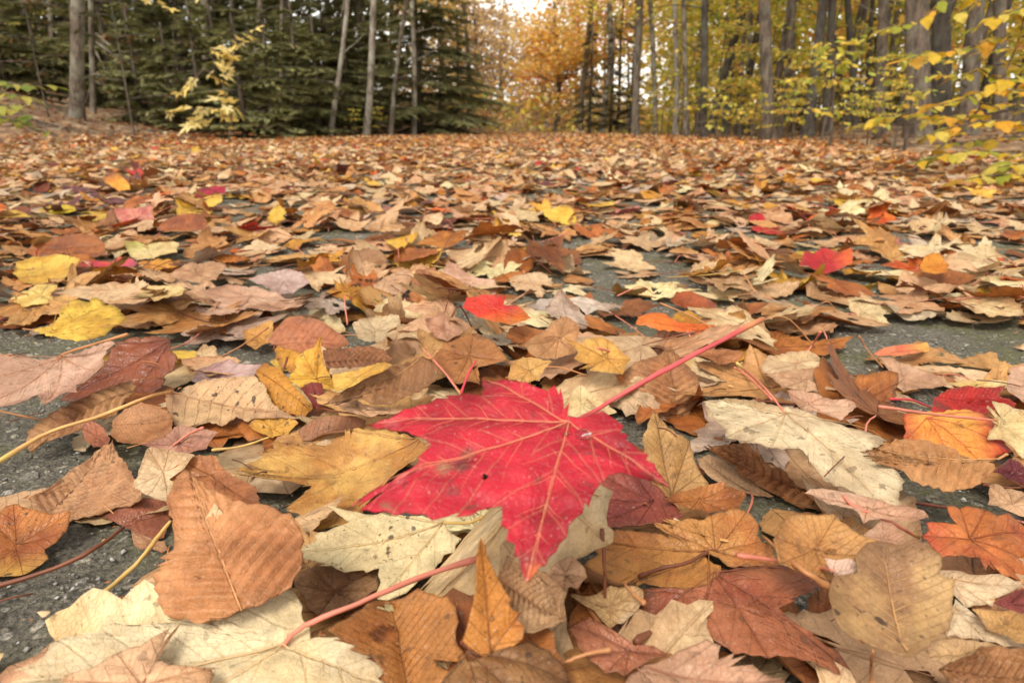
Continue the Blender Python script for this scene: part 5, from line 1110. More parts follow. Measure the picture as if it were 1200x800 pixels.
# ------------------------------------------------------------------ dropped needles and twig bits
nd = Acc()
for _ in range(150):
    y = random.uniform(.16, 1.0); x = random.uniform(-1, 1) * (.75 * y + .03); an = random.uniform(0, 6.28); L = random.uniform(.006, .02)
    d = np.array([math.cos(an), math.sin(an), 0]); P = np.array([x, y, 0]) + d * np.linspace(-.5, .5, 4)[:, None] * L
    P[:, 2] = hm_get(P).max() + .0006; P[1:3, 2] += random.uniform(0, .0012)
    V, T = tube(P, .00016 + .00016 * random.random(), 4); c = random.choice([STEMC['brown'], STEMC['tan'], STEMC['brown'] * .6])
    nd.add(V, T, {'c1': np.tile((*c, 1), (len(V), 1)), 'lp': V})
tag(link('fallen_needles', nd.mesh('fallen_needles', M_STEM, LEAF_TYPES)), 'thin dry needles and stalk bits scattered over the litter', 'needles', kind='stuff')
# ------------------------------------------------------------------ the woods on both sides
def crown_material():
    t = NT('crown_foliage')
    c = t.attr('c1'); n = t.noise(t.node('ShaderNodeTexCoord').outputs['Object'], 9, 2)
    base = t.mix(1.0, c.outputs['Color'], t.mix(n, (0.75, 0.72, 0.7), (1.2, 1.2, 1.15)), 'MULTIPLY')
    t.put(t.bsdf.inputs['Base Color'], base); t.bsdf.inputs['Roughness'].default_value = 0.55
    tr = t.node('ShaderNodeBsdfTranslucent'); t.put(tr.inputs[0], base)
    mx = t.node('ShaderNodeMixShader'); mx.inputs[0].default_value = 0.5
    t.l.new(t.bsdf.outputs[0], mx.inputs[1]); t.l.new(tr.outputs[0], mx.inputs[2]); t.l.new(mx.outputs[0], t.out.inputs[0])
    return t.m
M_CROWN = crown_material()
CV = np.array([(0, 0, 0), (.30, .32, .05), (.24, .70, .06), (0, 1, -.06), (-.24, .70, .06), (-.30, .32, .05)])
CT = np.array([(0, 1, 5), (1, 2, 4), (1, 4, 5), (2, 3, 4)])
MV = np.array([(0, 0, 0), (.42, .12, .04), (.30, .34, .03), (.55, .62, .0), (.22, .62, .05), (0, 1, -.06), (-.22, .62, .05), (-.55, .62, .0), (-.30, .34, .03), (-.42, .12, .04)])
MT = np.array([(0, 1, 2), (0, 2, 4), (2, 3, 4), (0, 4, 6), (4, 5, 6), (0, 6, 8), (6, 7, 8), (0, 8, 9)])
def leaf_cloud(acc, P, size, cols, tilt=.45, droop=.25, shape=0):
    P = np.asarray(P); m = len(P)
    V0, T0 = (CV, CT) if shape == 0 else (MV, MT)
    n = len(V0)
    s = size * RNG.uniform(.6, 1.25, (m, 1))
    ya = RNG.uniform(0, 6.283, m); c, sn = np.cos(ya)[:, None], np.sin(ya)[:, None]
    ta, tb = RNG.normal(-droop, tilt, (m, 1)), RNG.normal(0, tilt, (m, 1))
    x, y, z = V0[None, :, 0] * s, V0[None, :, 1] * s, V0[None, :, 2] * s
    y2 = y * np.cos(ta) - z * np.sin(ta); z2 = y * np.sin(ta) + z * np.cos(ta)
    x3 = x * np.cos(tb) + z2 * np.sin(tb); z3 = -x * np.sin(tb) + z2 * np.cos(tb)
    W = np.stack([x3 * c - y2 * sn, x3 * sn + y2 * c, z3], -1) + P[:, None]
    cols = np.asarray(cols)
    ci = cols[RNG.integers(0, len(cols), m)] * RNG.uniform(.75, 1.2, (m, 1))
    A = np.repeat(np.concatenate([ci, np.ones((m, 1))], 1), n, 0)
    acc.add(W.reshape(-1, 3), (T0[None] + (np.arange(m) * n)[:, None, None]).reshape(-1, 3), {'c1': A})
YG = np.array([lin(222, 212, 92, .95), lin(238, 212, 96, .95), lin(192, 198, 90, .95), lin(242, 206, 98, .95), lin(174, 184, 86, .95), lin(226, 214, 116, .95)])
YO = np.array([lin(248, 204, 108, .97), lin(244, 180, 96, .97), lin(240, 208, 116, .97), lin(238, 162, 96, .97), lin(228, 182, 116, .97)])
OR = np.array([lin(242, 166, 116, .97), lin(236, 146, 108, .97), lin(248, 188, 112, .97), lin(222, 160, 124, .97)])
BE = np.array([lin(214, 190, 160, .95), lin(200, 176, 154, .95), lin(226, 196, 150, .95), lin(186, 170, 152, .95), lin(222, 184, 136, .95)])  # beige foliage; bright haze at the bend is painted into these paler colours
DK = np.array([lin(90, 84, 50, .8), lin(110, 92, 56, .8), lin(72, 80, 50, .8), lin(130, 96, 60, .8), lin(60, 72, 46, .8)])
GD = np.array([lin(244, 212, 128, .97), lin(240, 204, 116, .97), lin(246, 222, 148, .97)])

def trunk_mesh(r, h, lean=(0, 0), sides=11, crook=0.03, seg=16):
    t = np.linspace(0, 1, seg) ** 1.25
    z = t * h
    p1, p2 = random.uniform(0, 6), random.uniform(0, 6)
    P = np.stack([lean[0] * z + crook * np.sin(z * 1.1 + p1) - crook * math.sin(p1), lean[1] * z + crook * np.sin(z * .9 + p2) - crook * math.sin(p2), z - .08], 1)
    R = r * (1 - .62 * z / h) * (1 + .45 * np.exp(-z / (1.6 * r + .05)))
    V, T = tube(P, R, sides, cap=False)
    V[:, :2] += RNG.normal(0, r * .05, (len(V), 2))
    return P, V, T
def limb_geo(p0, d, L, r, bendz=.15, n=7, wob=.08):
    d = np.asarray(d, float); d /= np.linalg.norm(d)
    t = np.linspace(0, 1, n)[:, None]
    P = p0 + d * L * t + np.array([0, 0, 1.0]) * bendz * L * t ** 2 + RNG.normal(0, wob * L * .2, (n, 3)) * t
    V, T = tube(P, r * (1 - .75 * t[:, 0]), 6)
    return P, V, T
FCROWN = {}
def high_crown(key, cols, n=1500, size=.11, r=1.6, h0=2.6, h1=8.0):
    """a crown made of flat sprays spread through its volume; mesh shared by several trees"""
    if key in FCROWN: return FCROWN[key]
    a = Acc(); pts = []
    for _ in range(n // 26):
        an = random.uniform(0, 6.28); z = random.uniform(h0, h1); f = math.sin(math.pi * (0.12 + .8 * (z - h0) / (h1 - h0))) ** .7
        rr = r * f * math.sqrt(random.random())
        c = np.array([rr * math.cos(an), rr * math.sin(an), z])
        k = random.randint(18, 34)
        pts.append(c + RNG.normal(0, 1, (k, 3)) * np.array([.34, .34, .09]) * (r / 1.6))
    leaf_cloud(a, np.concatenate(pts), size, cols)
    FCROWN[key] = a.mesh('crown', M_CROWN, LEAF_TYPES, False)
    return FCROWN[key]
def forest_tree(px, depth, wpx, lean_px, bark, label, group, crown=None, h=8.5, limbs=4, low=1.6, name='deciduous_tree', dead=0):
    g = at_depth(px, 160, depth); x, y = g[0], g[1]
    zb = float(ground_z(x, y))
    r = wpx / 2 / FPX * depth
    lean_px = lean_px - (px - 600) * .0585      # the woods lean a little in over the road
    root = empty(name, (x, y, zb))
    P, V, T = trunk_mesh(r, h, (lean_px / 150, random.uniform(-.02, .02)), crook=.06 if wpx < 12 else .03)
    link('trunk', mesh_np('trunk', V, T, M_BARK[bark]), root)
    for k in range(limbs + dead):
        z = random.uniform(low, h * .8) if k < limbs else random.uniform(.35, 2.2)
        i = np.searchsorted(P[:, 2], z); i = min(i, len(P) - 1)
        an = random.uniform(0, 6.28)
        L = random.uniform(.6, 1.4) if k < limbs else random.uniform(.3, .9)
        Q, V, T = limb_geo(P[i] + (P[i - 1] - P[i]) * .3, (math.cos(an), math.sin(an), random.uniform(-.1, .6)), L, r * random.uniform(.2, .34) if k < limbs else .012, random.uniform(-.2, .25))
        link('limb', mesh_np('limb', V, T, M_BARK[bark]), root)
    if crown:
        c = link('crown', crown, root); c.rotation_euler[2] = random.uniform(0, 6.28)
        c.location = (lean_px / 150 * 4, 0, 0); c['kind'] = 'stuff'
    tag(root, label, 'tree', group)
    return root, P

# ---- trees of the right-hand side
yc = [high_crown('y%d' % k, YG, 620, .10, 1.5, 2.0, 7.5) for k in range(3)]
RT_G = 'trees right of the road'
R_TREES = [
    (903, 7.5, 14, 1, 'brown', 'straight brown trunk ringed with scars, standing at the road edge'),
    (945, 8.5, 12, 20, 'dark', 'dark slender trunk leaning away, beside an almost parallel one'),
    (967, 8.8, 10, 16, 'dark', 'thinner dark trunk leaning beside a slightly stouter parallel trunk'),
    (1003, 9.5, 8, -4, 'dark', 'thin dark crooked trunk between the leaning pair and a lichened trunk'),
    (1016, 11, 6, 0, 'dark', 'very thin dark upright trunk behind the lichened trunk'),
    (1031, 7, 12, 4, 'brown', 'brown trunk with lichen patches beside the stoutest trunk'),
    (1078, 6.5, 26, -3, 'brown', 'stoutest trunk of the wood, rough brown bark behind the beech shrub'),
    (1103, 7.6, 20, 0, 'dark', 'dark thick trunk close behind the stoutest trunk'),
    (1133, 7.0, 19, 9, 'brown', 'thick brown trunk leaning over the beech shrub'),
    (1172, 9.0, 14, 3, 'brown', 'brown trunk almost hidden behind the beech shrub leaves'),
    (826, 9.0, 8, -8, 'dark', 'dark trunk leaning towards the pale thin trunks'),
    (806, 10, 6, -10, 'grey', 'slim grey trunk leaning gently towards the dull spruces'),
    (745, 13, 9, 1, 'brown', 'tall brown trunk standing just beside the dark spruces'),
    (768, 13.5, 6, -2, 'grey', 'slim grey trunk beyond the tall brown trunk'),
    (791, 14, 7, 3, 'pale', 'pale thin trunk rising beyond the slim grey trunk'),
    (862, 12, 5, 1, 'brown', 'very thin brown trunk among yellow-green leaves'),
    (880, 13, 6, -2, 'grey', 'thin grey trunk close to the scarred straight trunk'),
]
for k, (px, d, w, ln, bk, lab) in enumerate(R_TREES):
    forest_tree(px, d, w, ln, bk, lab, RT_G, yc[k % 3], h=random.uniform(7.5, 9.5), dead=3 if w < 13 else 1, low=2.2)
# ---- trees of the left-hand side
lc = [high_crown('l%d' % k, (DK, YG)[k], 360, .10, 1.3, 3.2, 8) for k in range(2)]
L_TREES = [
    (91, 8.0, 15, 4, 'grey', 'grey-brown trunk with flaking bark on the leafy bank'),
    (113, 9.0, 6, 2, 'grey', 'dead slim grey trunk with bare spreading branches'),
    (40, 12, 9, 1, 'brown', 'brown trunk deep in the shade beyond the flaking trunk'),
    (14, 13, 9, 0, 'brown', 'shaded brown trunk near a yellow-green bush'),
    (75, 14, 6, -2, 'grey', 'thin grey trunk seen between shaded brown trunks'),
    (132, 14, 6, 2, 'dark', 'thin dark trunk behind bare dead branches'),
    (160, 16, 7, 0, 'brown', 'brown trunk deep in the wood among hemlock boughs'),
    (247, 13, 8, 1, 'grey', 'grey trunk behind the yellow maple sapling'),
    (279, 15, 7, -1, 'dark', 'dark trunk behind the small hemlock'),
    (301, 14, 6, 1, 'grey', 'thin grey trunk over the small hemlock'),
    (331, 12.5, 5, 4, 'brown', 'very thin brown trunk left of the pale leaning trunks' if False else 'very thin brown trunk between the small hemlock and pale leaning trunks'),
    (386, 12.2, 6, 12, 'pale', 'pale leaning birch trunk with peeling bark beside the big hemlock'),
    (428, 12.0, 8, 16, 'pale', 'pale birch trunk leaning in front of the big hemlock'),
    (457, 12.4, 5, 22, 'grey', 'slim birch stem leaning most, against the big hemlock'),
    (484, 14, 6, 2, 'pale', 'white upright birch trunk inside the big hemlock boughs'),
    (398, 14, 5, 8, 'brown', 'brown thin trunk between the two pale leaning birches'),
]
for k, (px, d, w, ln, bk, lab) in enumerate(L_TREES):
    root, P = forest_tree(px, d, w, ln, bk, lab, 'trees left of the road', lc[k % 2], h=random.uniform(7.5, 9.5), limbs=3, dead=4 if w < 9 else 2, low=2.6)
    if k == 1:
        for (a, b, c) in (((113, 40), (140, 60), (170, 58)), ((113, 62), (128, 88), (165, 112)), ((112, 80), (105, 105), (97, 132)), ((114, 85), (125, 105), (132, 118)), ((113, 50), (150, 75), (178, 80)), ((112, 95), (122, 100), (150, 98))):
            pp = smooth_path([at_depth(p[0], p[1], d + e) for p, e in ((a, 0), (b, -.1), (c, -.25))], 9) - np.array(root.location)
            V, T = tube(pp, np.linspace(.016, .004, 9), 5)
            link('branch', mesh_np('branch', V, T, M_BARK['grey']), root)

# ---- slimmer trunks deeper in, copies that nothing but their place tells apart
def copy_tree(src, x, y, s, rz, label, group):
    o = src.copy(); COL.objects.link(o); o.location = (x, y, float(ground_z(x, y))); o.scale = (s, s, s); o.rotation_euler[2] = rz
    o['label'] = label; o['group'] = group
    for ch in src.children:
        c = ch.copy(); COL.objects.link(c); c.parent = o
    return o
src, _ = forest_tree(930, 15, 6, 1, 'brown', 'slender trunk deep among the yellow-green leaves', 'slender trees deep in the right-hand wood', yc[1], h=9, dead=4, low=2)
src2, _ = forest_tree(985, 17, 7, -2, 'dark', 'dark slender trunk deep among the yellow-green leaves', 'dark slender trees deep in the right-hand wood', yc[0], h=9, dead=4, low=2)
for k in range(26):
    y = random.uniform(8.5, 22); px = random.uniform(800, 1190); x = (px - 600) / FPX * y * 1.02
    s_, l_ = ((src, 'slender trunk deep among the yellow-green leaves'), (src2, 'dark slender trunk deep among the yellow-green leaves'))[k % 2]
    copy_tree(s_, x, y, random.uniform(.8, 1.25), random.uniform(0, 6.28), l_, s_['group'])
src, _ = forest_tree(215, 17, 7, 2, 'brown', 'shaded slim trunk deep in the left-hand wood', 'slim trees deep in the left-hand wood', lc[0], h=9, dead=5, low=2)
for k in range(9):
    y = random.uniform(14.5, 22); px = random.uniform(-40, 380); x = (px - 600) / FPX * y * 1.02
    copy_tree(src, x, y, random.uniform(.7, 1.2), random.uniform(0, 6.28), 'shaded slim trunk deep in the left-hand wood', src['group'])

# ---- conifers
def fir_meshes(h, R, cols, whorl=.22, nb=8, start=.12, droop=.25, dens=1.0):
    a = Acc(); tw = Acc()
    z = start
    while z < h - .1:
        f = 1 - (z / h)
        L0 = R * (f ** .85) * (1 if z > .5 else .75 + .5 * z)
        for b in range(max(4, int(nb * (.6 + .4 * f)))):
            an = random.uniform(0, 6.28); L = L0 * random.uniform(.6, 1.12)
            if L < .12: continue
            d = np.array([math.cos(an), math.sin(an), 0]); n = np.array([-d[1], d[0], 0])
            k = 7; t = np.linspace(0, 1, k)
            zz = z + random.uniform(-.08, .08) + L * (.10 * t - droop * 1.4 * t ** 2 + droop * .5 * t ** 3)
            P = d[None] * (L * t)[:, None]; P[:, 2] = zz
            V, T = tube(P, np.linspace(.012, .003, k) * (L0 / R + .4), 4, cap=False); tw.add(V, T)
            m = int(26 * L * dens) + 5
            for side in (-1, 1):
                u = np.sort(RNG.uniform(.12, 1, m))
                base = np.stack([np.interp(u, t, P[:, j]) for j in range(3)], 1)
                ln = (.09 + .42 * L * (1 - u) ** .8 * .55) * RNG.uniform(.7, 1.2, m)
                dr = d * .62 + n * side * .8
                tipd = dr[None] + RNG.normal(0, .12, (m, 3)) + np.array([0, 0, -.22])
                # each branchlet is a flat comb of three narrow needle blades
                for off in (0, .33, .62):
                    b0 = base + tipd * (ln * off)[:, None]
                    for sp in (-.55, .0, .55):
                        dd = tipd + (d[None] * -sp * .9 + n[None] * side * .2 * abs(sp)) + RNG.normal(0, .06, (m, 3))
                        le = ln * (.55 if sp == 0 else .38)
                        w = np.cross(dd, (0, 0, 1.0)); w /= np.linalg.norm(w, axis=1, keepdims=True) + 1e-9
                        wv = .020 + .012 * RNG.random(m)
                        A0 = b0 - w * wv[:, None] * .6; A1 = b0 + w * wv[:, None] * .6
                        A2 = b0 + dd * le[:, None]
                        VV = np.stack([A0, A1, A2], 1).reshape(-1, 3)
                        cc = cols[RNG.integers(0, len(cols), m)] * RNG.uniform(.7, 1.25, (m, 1))
                        a.add(VV, np.arange(m * 3).reshape(-1, 3), {'c1': np.repeat(np.concatenate([cc, np.ones((m, 1))], 1), 3, 0)})
        z += whorl * random.uniform(.7, 1.3)
    P, V, T = trunk_mesh(.02 + h * .011, h, (0, 0), 8, .01, 10)
    return a.mesh('boughs', M_NEEDLE, LEAF_TYPES, False), tw.mesh('branches', M_BARK['brown']), mesh_np('trunk', V, T, M_BARK['brown'])
GREEN = np.array([lin(172, 168, 116), lin(148, 152, 108), lin(186, 174, 124), lin(154, 160, 120)])
DULL = np.array([lin(136, 124, 84, 1), lin(118, 112, 78, 1), lin(150, 130, 94, 1)])
FIRS = {'tall': fir_meshes(6.5, 1.9, GREEN, .30, 8, .15, .22, .75), 'broad': fir_meshes(4.4, 2.1, GREEN, .22, 9, .1, .25, .9), 'small': fir_meshes(1.6, .75, GREEN * 1.15, .13, 7, .12, .18, 1.6), 'dull': fir_meshes(3.0, 1.15, DULL, .24, 6, .35, .38, .9)}
def fir(key, px, d, s, label, group=None, name='hemlock_tree'):
    g = at_depth(px, 160, d); x, y = g[0], g[1]
    root = empty(name, (x, y, float(ground_z(x, y)))); root.scale = (s, s, s); root.rotation_euler[2] = random.uniform(0, 6.28)
    for nm, me in zip(('boughs', 'branches', 'trunk'), FIRS[key]):
        o = link(nm, me, root)
        if nm != 'trunk': o['kind'] = 'stuff'
    tag(root, label, 'conifer', group)
fir('broad', 492, 15, 1.08, 'big dense dark green hemlock beside the gap in the trees')
fir('broad', 538, 18.5, .72, 'dense hemlock at the bend, half behind the big dense one')
fir('small', 287, 8.2, 1.0, 'small feathery hemlock beside the yellow maple sapling')
fir('dull', 690, 16.5, .85, 'drooping dull spruce closest to the orange maples', 'dull spruces', 'spruce_tree')
fir('dull', 715, 18, .95, 'dull spruce beside the tall brown trunk', 'dull spruces', 'spruce_tree')
fir('dull', 738, 17, .7, 'small dull spruce at the foot of the tall brown trunk', 'dull spruces', 'spruce_tree')
for px, d, k, s in ((430, 16.5, 'tall', 1.0), (395, 17.5, 'tall', 1.1), (350, 15.5, 'tall', .9), (318, 18, 'tall', 1.15), (268, 17, 'tall', 1.0), (225, 14.5, 'tall', .7), (185, 17, 'tall', 1.1), (145, 13.5, 'tall', .62), (105, 18, 'tall', 1.15), (60, 15.5, 'tall', .95), (20, 17.5, 'tall', 1.1), (-40, 14, 'tall', .9), (10, 11.5, 'broad', .5), (165, 11.5, 'broad', .42), (345, 13, 'broad', .5), (410, 14, 'broad', .55)):
    fir(k, px, d, s, 'dark hemlock in the shaded left-hand wood', 'hemlocks in the left-hand wood')
for px, d, s in ((1010, 14, .8), (1060, 17, 1.0), (905, 18, 1.1), (940, 12, .45)):
    fir('dull', px, d, s, 'dull spruce half hidden among yellow-green leaves', 'spruces in the right-hand wood', 'spruce_tree')

# ---- saplings with flat tiers of yellow-green leaves
def sapling_meshes(h, cols, sprays=16, per=30, size=.085, spread=.75, shape=0):
    a = Acc(); tw = Acc()
    P, V, T = trunk_mesh(.012, h, (random.uniform(-.1, .1), random.uniform(-.1, .1)), 6, .05, 9); st = mesh_np('stem', V, T, M_BARK['brown'])
    for k in range(sprays):
        z = h * random.uniform(.10, 1.0); i = min(np.searchsorted(P[:, 2], z), len(P) - 1)
        an = random.uniform(0, 6.28); L = spread * random.uniform(.5, 1.1) * (1.1 - .5 * z / h)
        Q, V, T = limb_geo(P[i], (math.cos(an), math.sin(an), .25), L, .006, -.2, 7, .05); tw.add(V, T)
        u = RNG.uniform(.2, 1, per)
        pts = np.stack([np.interp(u, np.linspace(0, 1, 7), Q[:, j]) for j in range(3)], 1) + RNG.normal(0, 1, (per, 3)) * np.array([.11, .11, .025]) * spread
        leaf_cloud(a, pts, size, cols, .32, .3, shape)
    return a.mesh('foliage', M_CROWN, LEAF_TYPES, False), tw.mesh('twigs', M_BARK['brown']), st
SAPS = [sapling_meshes(2.6, YG, 20, 26), sapling_meshes(3.4, YG, 26, 26, .09, .9), sapling_meshes(2.2, np.concatenate([YG, YO]), 18, 24, .09), sapling_meshes(.7, YG, 8, 12, .07, .35), sapling_meshes(3.2, YO, 26, 26, .10, .9, 1), sapling_meshes(1.3, DK, 14, 14, .07, .6)]
def sapling(k, x, y, s, label, group, name='sapling'):
    root = empty(name, (x, y, float(ground_z(x, y)))); root.scale = (s, s, s); root.rotation_euler[2] = random.uniform(0, 6.28)
    for nm, me in zip(('foliage', 'twigs', 'stem'), SAPS[k]):
        o = link(nm, me, root)
        if nm != 'stem': o['kind'] = 'stuff'
    tag(root, label, 'sapling', group)
for k in range(34):
    y = random.uniform(9.5, 20); x = edge_right(y) + .35 + random.random() ** 1.2 * max(.5, (.80 * y - edge_right(y)))
    v = random.choice((0, 1, 1, 0, 2, 1, 0, 0, 4))
    lab = {0: 'low yellow-green leafy sapling in the right-hand wood', 1: 'tall yellow-green leafy sapling in the right-hand wood', 2: 'mixed yellow and gold sapling in the right-hand wood', 4: 'golden orange maple sapling in the right-hand wood'}[v]
    sapling(v, float(x), y, random.uniform(.75, 1.2), lab, lab.replace('sapling', 'saplings'))
for px, d in ((838, 7.2), (852, 7.5), (868, 8.5), (985, 6), (1000, 6.5), (1018, 5.2), (930, 7), (880, 7.2), (815, 9), (1050, 5), (700, 17), (760, 12.5), (668, 20)):
    g = at_depth(px, 160, d)
    sapling(3, g[0], g[1], random.uniform(.55, 1.0), 'tiny yellow-green seedling at the edge of the road', 'seedlings at the right road edge')
for k in range(16):
    y = random.uniform(7, 15); x = float(edge_left(y)) - .5 - random.random() * (.7 * y - 2.5)
    sapling(5, x, y, random.uniform(.6, 1.2), 'low dull brown-green bush on the shaded bank', 'low bushes on the left bank', 'bush')
for k in range(18):
    y = random.uniform(4.2, 11); x = float(edge_right(y)) + .25 + random.random() * .9
    v = random.choice((0, 2, 3, 3)); s_ = random.uniform(.2, .36) if v != 3 else random.uniform(.8, 1.3)
    sapling(v, x, y, s_, 'low yellow-green shrub close to the right road edge', 'low shrubs close to the right road edge', 'shrub')
for px, d, s_ in ((205, 8.5, .8), (240, 9.5, 1.1), (170, 8.8, .9), (140, 10, 1.2), (320, 10.2, 1.2), (352, 11.2, 1.3), (60, 9.5, 1.0), (20, 9, .9), (375, 12.6, 1.3), (262, 10.4, 1.2), (110, 11.5, 1.3)):
    fir('small', px, d, s_, 'young feathery hemlock on the shaded left bank', 'young hemlocks on the left bank')
for px, d, v, s in ((18, 9, 0, .45), (70, 13, 0, .6), (445, 13, 3, .8), (415, 11.5, 3, .7)):
    g = at_depth(px, 160, d)
    sapling(v, g[0], g[1], s, 'small yellow-green sapling on the left roadside', 'small saplings on the left roadside')

# ---- maples in the gap at the bend
def gap_maple(px, d, cz, rx, rz, cols, n, label, size=.15, bark='grey', h=None):
    g = at_depth(px, 160, d); x, y = g[0], g[1]; zb = float(ground_z(x, y))
    root = empty('maple_tree', (x, y, zb)); h = h or cz + rz * .9
    P, V, T = trunk_mesh(.11, h, (random.uniform(-.03, .03), 0), 9, .08); link('trunk', mesh_np('trunk', V, T, M_BARK[bark]), root)
    a = Acc(); pts = []
    for k in range(n // 40):
        v = RNG.normal(0, 1, 3); v /= np.linalg.norm(v); v *= random.random() ** .4
        c = np.array([v[0] * rx, v[1] * rx, cz + v[2] * rz])
        if c[2] < .3: continue
        i = min(np.searchsorted(P[:, 2], max(.6, c[2] - .8)), len(P) - 1)
        if k < 26:
            d0 = c - P[i]; L = np.linalg.norm(d0)
            Q, V, T = limb_geo(P[i], d0, L, .028, 0, 6, .05); link('limb', mesh_np('limb', V, T, M_BARK[bark]), root)
        pts.append(c + RNG.normal(0, 1, (40, 3)) * np.array([.42, .42, .10]) * rx / 2)
    leaf_cloud(a, np.concatenate(pts), size, cols, .35, .3, 1)
    link('crown', a.mesh('crown', M_CROWN, LEAF_TYPES, False), root)['kind'] = 'stuff'
    tag(root, label, 'tree', 'maples at the bend of the road')
gap_maple(652, 25, 2.6, 1.7, 2.0, np.concatenate([YO[:3], GD]), 4200, 'glowing golden-orange maple in the gap at the bend')
gap_maple(690, 30, 5.4, 2.2, 2.2, np.concatenate([OR, YO]), 2600, 'coral and orange maple behind the golden-orange one')
gap_maple(640, 33, 2.0, 1.5, 1.6, OR, 1200, 'small coral maple at the far end of the road')
gap_maple(735, 23, 4.4, 2.6, 1.9, np.concatenate([GD, YG, YO]), 2600, 'golden maple spreading over the dull spruces')
gap_maple(556, 31, 3.0, 1.5, 2.6, np.concatenate([BE, BE, GD]), 1600, 'haze-pale ochre maple beyond the hemlock at the bend')
gap_maple(518, 25, 4.0, 1.2, 1.5, GD, 1200, 'yellow maple crown showing past the big hemlock')
gap_maple(590, 38, 1.9, 2.0, 1.7, BE, 1400, 'greyish half-bare maple at the far end of the road')
gap_maple(705, 22, 6.6, 2.6, 1.5, np.concatenate([YG, GD]), 900, 'sparse yellow-green crown arching over the gap', .12)
gap_maple(820, 17, 4.0, 2.4, 1.8, YG, 3000, 'yellow-green maple among the pale thin trunks', .12)

# ---- the far wood closing the view, one mass
fw = Acc()
def far_mass(n, px0, px1, d0, d1, y0, y1, cols, size):
    px = RNG.uniform(px0, px1, n); d = RNG.uniform(d0, d1, n)
    nc = max(1, n // 30); cx = RNG.uniform(px0, px1, nc); cd = RNG.uniform(d0, d1, nc); cz = RNG.uniform(y0, y1, nc)
    k = RNG.integers(0, nc, n)
    X = (cx[k] - 600) / FPX * cd[k] + RNG.normal(0, .7, n); Y = cd[k] + RNG.normal(0, .7, n)
    Z = np.maximum(.05, cz[k] + RNG.normal(0, .35, n)) + ground_z(X, Y)
    leaf_cloud(fw, np.stack([X, Y, Z], 1), size, cols, .5, .3)
far_mass(32000, -200, 480, 19, 29, 0, 9, np.concatenate([DK, DK, GREEN]), .30)
far_mass(6500, 470, 572, 32, 44, 0, 8.5, np.concatenate([BE, GD]), .28)
far_mass(5200, 545, 665, 38, 50, 0, 5.0, np.concatenate([BE, BE, BE, GD]), .28)
far_mass(11000, 650, 830, 32, 46, 0, 9.5, np.concatenate([GD, BE, YO, YG]), .28)
far_mass(46000, 770, 1400, 17, 31, 0, 9, np.concatenate([YG, YG, YO[:1]]), .26)
far_mass(2600, 480, 770, 24, 32, 0, 1.3, np.concatenate([YG, YO, BE]), .22)
for k in range(90):
    px = random.uniform(-120, 1320); d = random.uniform(24, 42)
    if 560 < px < 645: continue
    x, y = (px - 600) / FPX * d, d
    V, T = trunk_mesh(random.uniform(.05, .13), random.uniform(6, 10), (random.uniform(-.06, .06), 0), 5, .06, 6)[1:]
    fw.add(V + (x, y, float(ground_z(x, y))), T, {'c1': np.tile((*random.choice([lin(96, 82, 70), lin(120, 106, 92), lin(70, 60, 52)]), 1), (len(V), 1))})
tag(link('far_woodland', fw.mesh('far_woodland', M_CROWN, LEAF_TYPES, False)), 'far autumn woodland closing the view behind the trees', 'woodland', kind='stuff')

# ------------------------------------------------------------------ plants whose leaves can be told apart
def hang_meshes(cols, kind):
    out = []
    for c in cols:
        poly = maple_outline() if kind == 'maple' else beech_outline()
        l, T, ef, _ = surface(poly, np.array([0, .05 if kind == 'maple' else .5]), 3)
        dirs = np.array([(0, 1.0), (.74, .67), (-.74, .67)]) if kind == 'maple' else np.array([(0, 1.0)])
        uv = vein_uv(l, T, np.zeros(2), dirs, 1.0, 6 if kind == 'maple' else 10)
        z = .10 * np.abs(l[:, 0]) - .22 * l[:, 1] ** 2 + ruffle(1.0, .04, .0)(l)
        V = np.concatenate([l, z[:, None]], 1); n = len(l)
        lp = np.concatenate([l * .07, np.zeros((n, 1))], 1) + RNG.uniform(-20, 20, 3)
        at = leaf_attrs(n, lp, ef, c, c * .86, c * 1.1, .15, .35, .2)
        out.append(mesh_np('leaf', V, T, M_FRESH, {k: (LEAF_TYPES[k], a) for k, a in at.items()}, uv))
    return out
from mathutils import Matrix, Vector
def hang_leaf(root, me, P, d, size, roll=0.0):
    """one leaf from P towards d, its face turned up"""
    d = Vector(d).normalized(); up = Vector((0, 0, 1)); x = d.cross(up).normalized(); n = x.cross(d)
    M = Matrix((x, d, n)).transposed().to_4x4() @ Matrix.Rotation(roll, 4, 'Y')
    o = link('leaf', me, root)
    o.matrix_local = Matrix.Translation(Vector(P) - root.location) @ M @ Matrix.Scale(size, 4)
    return o
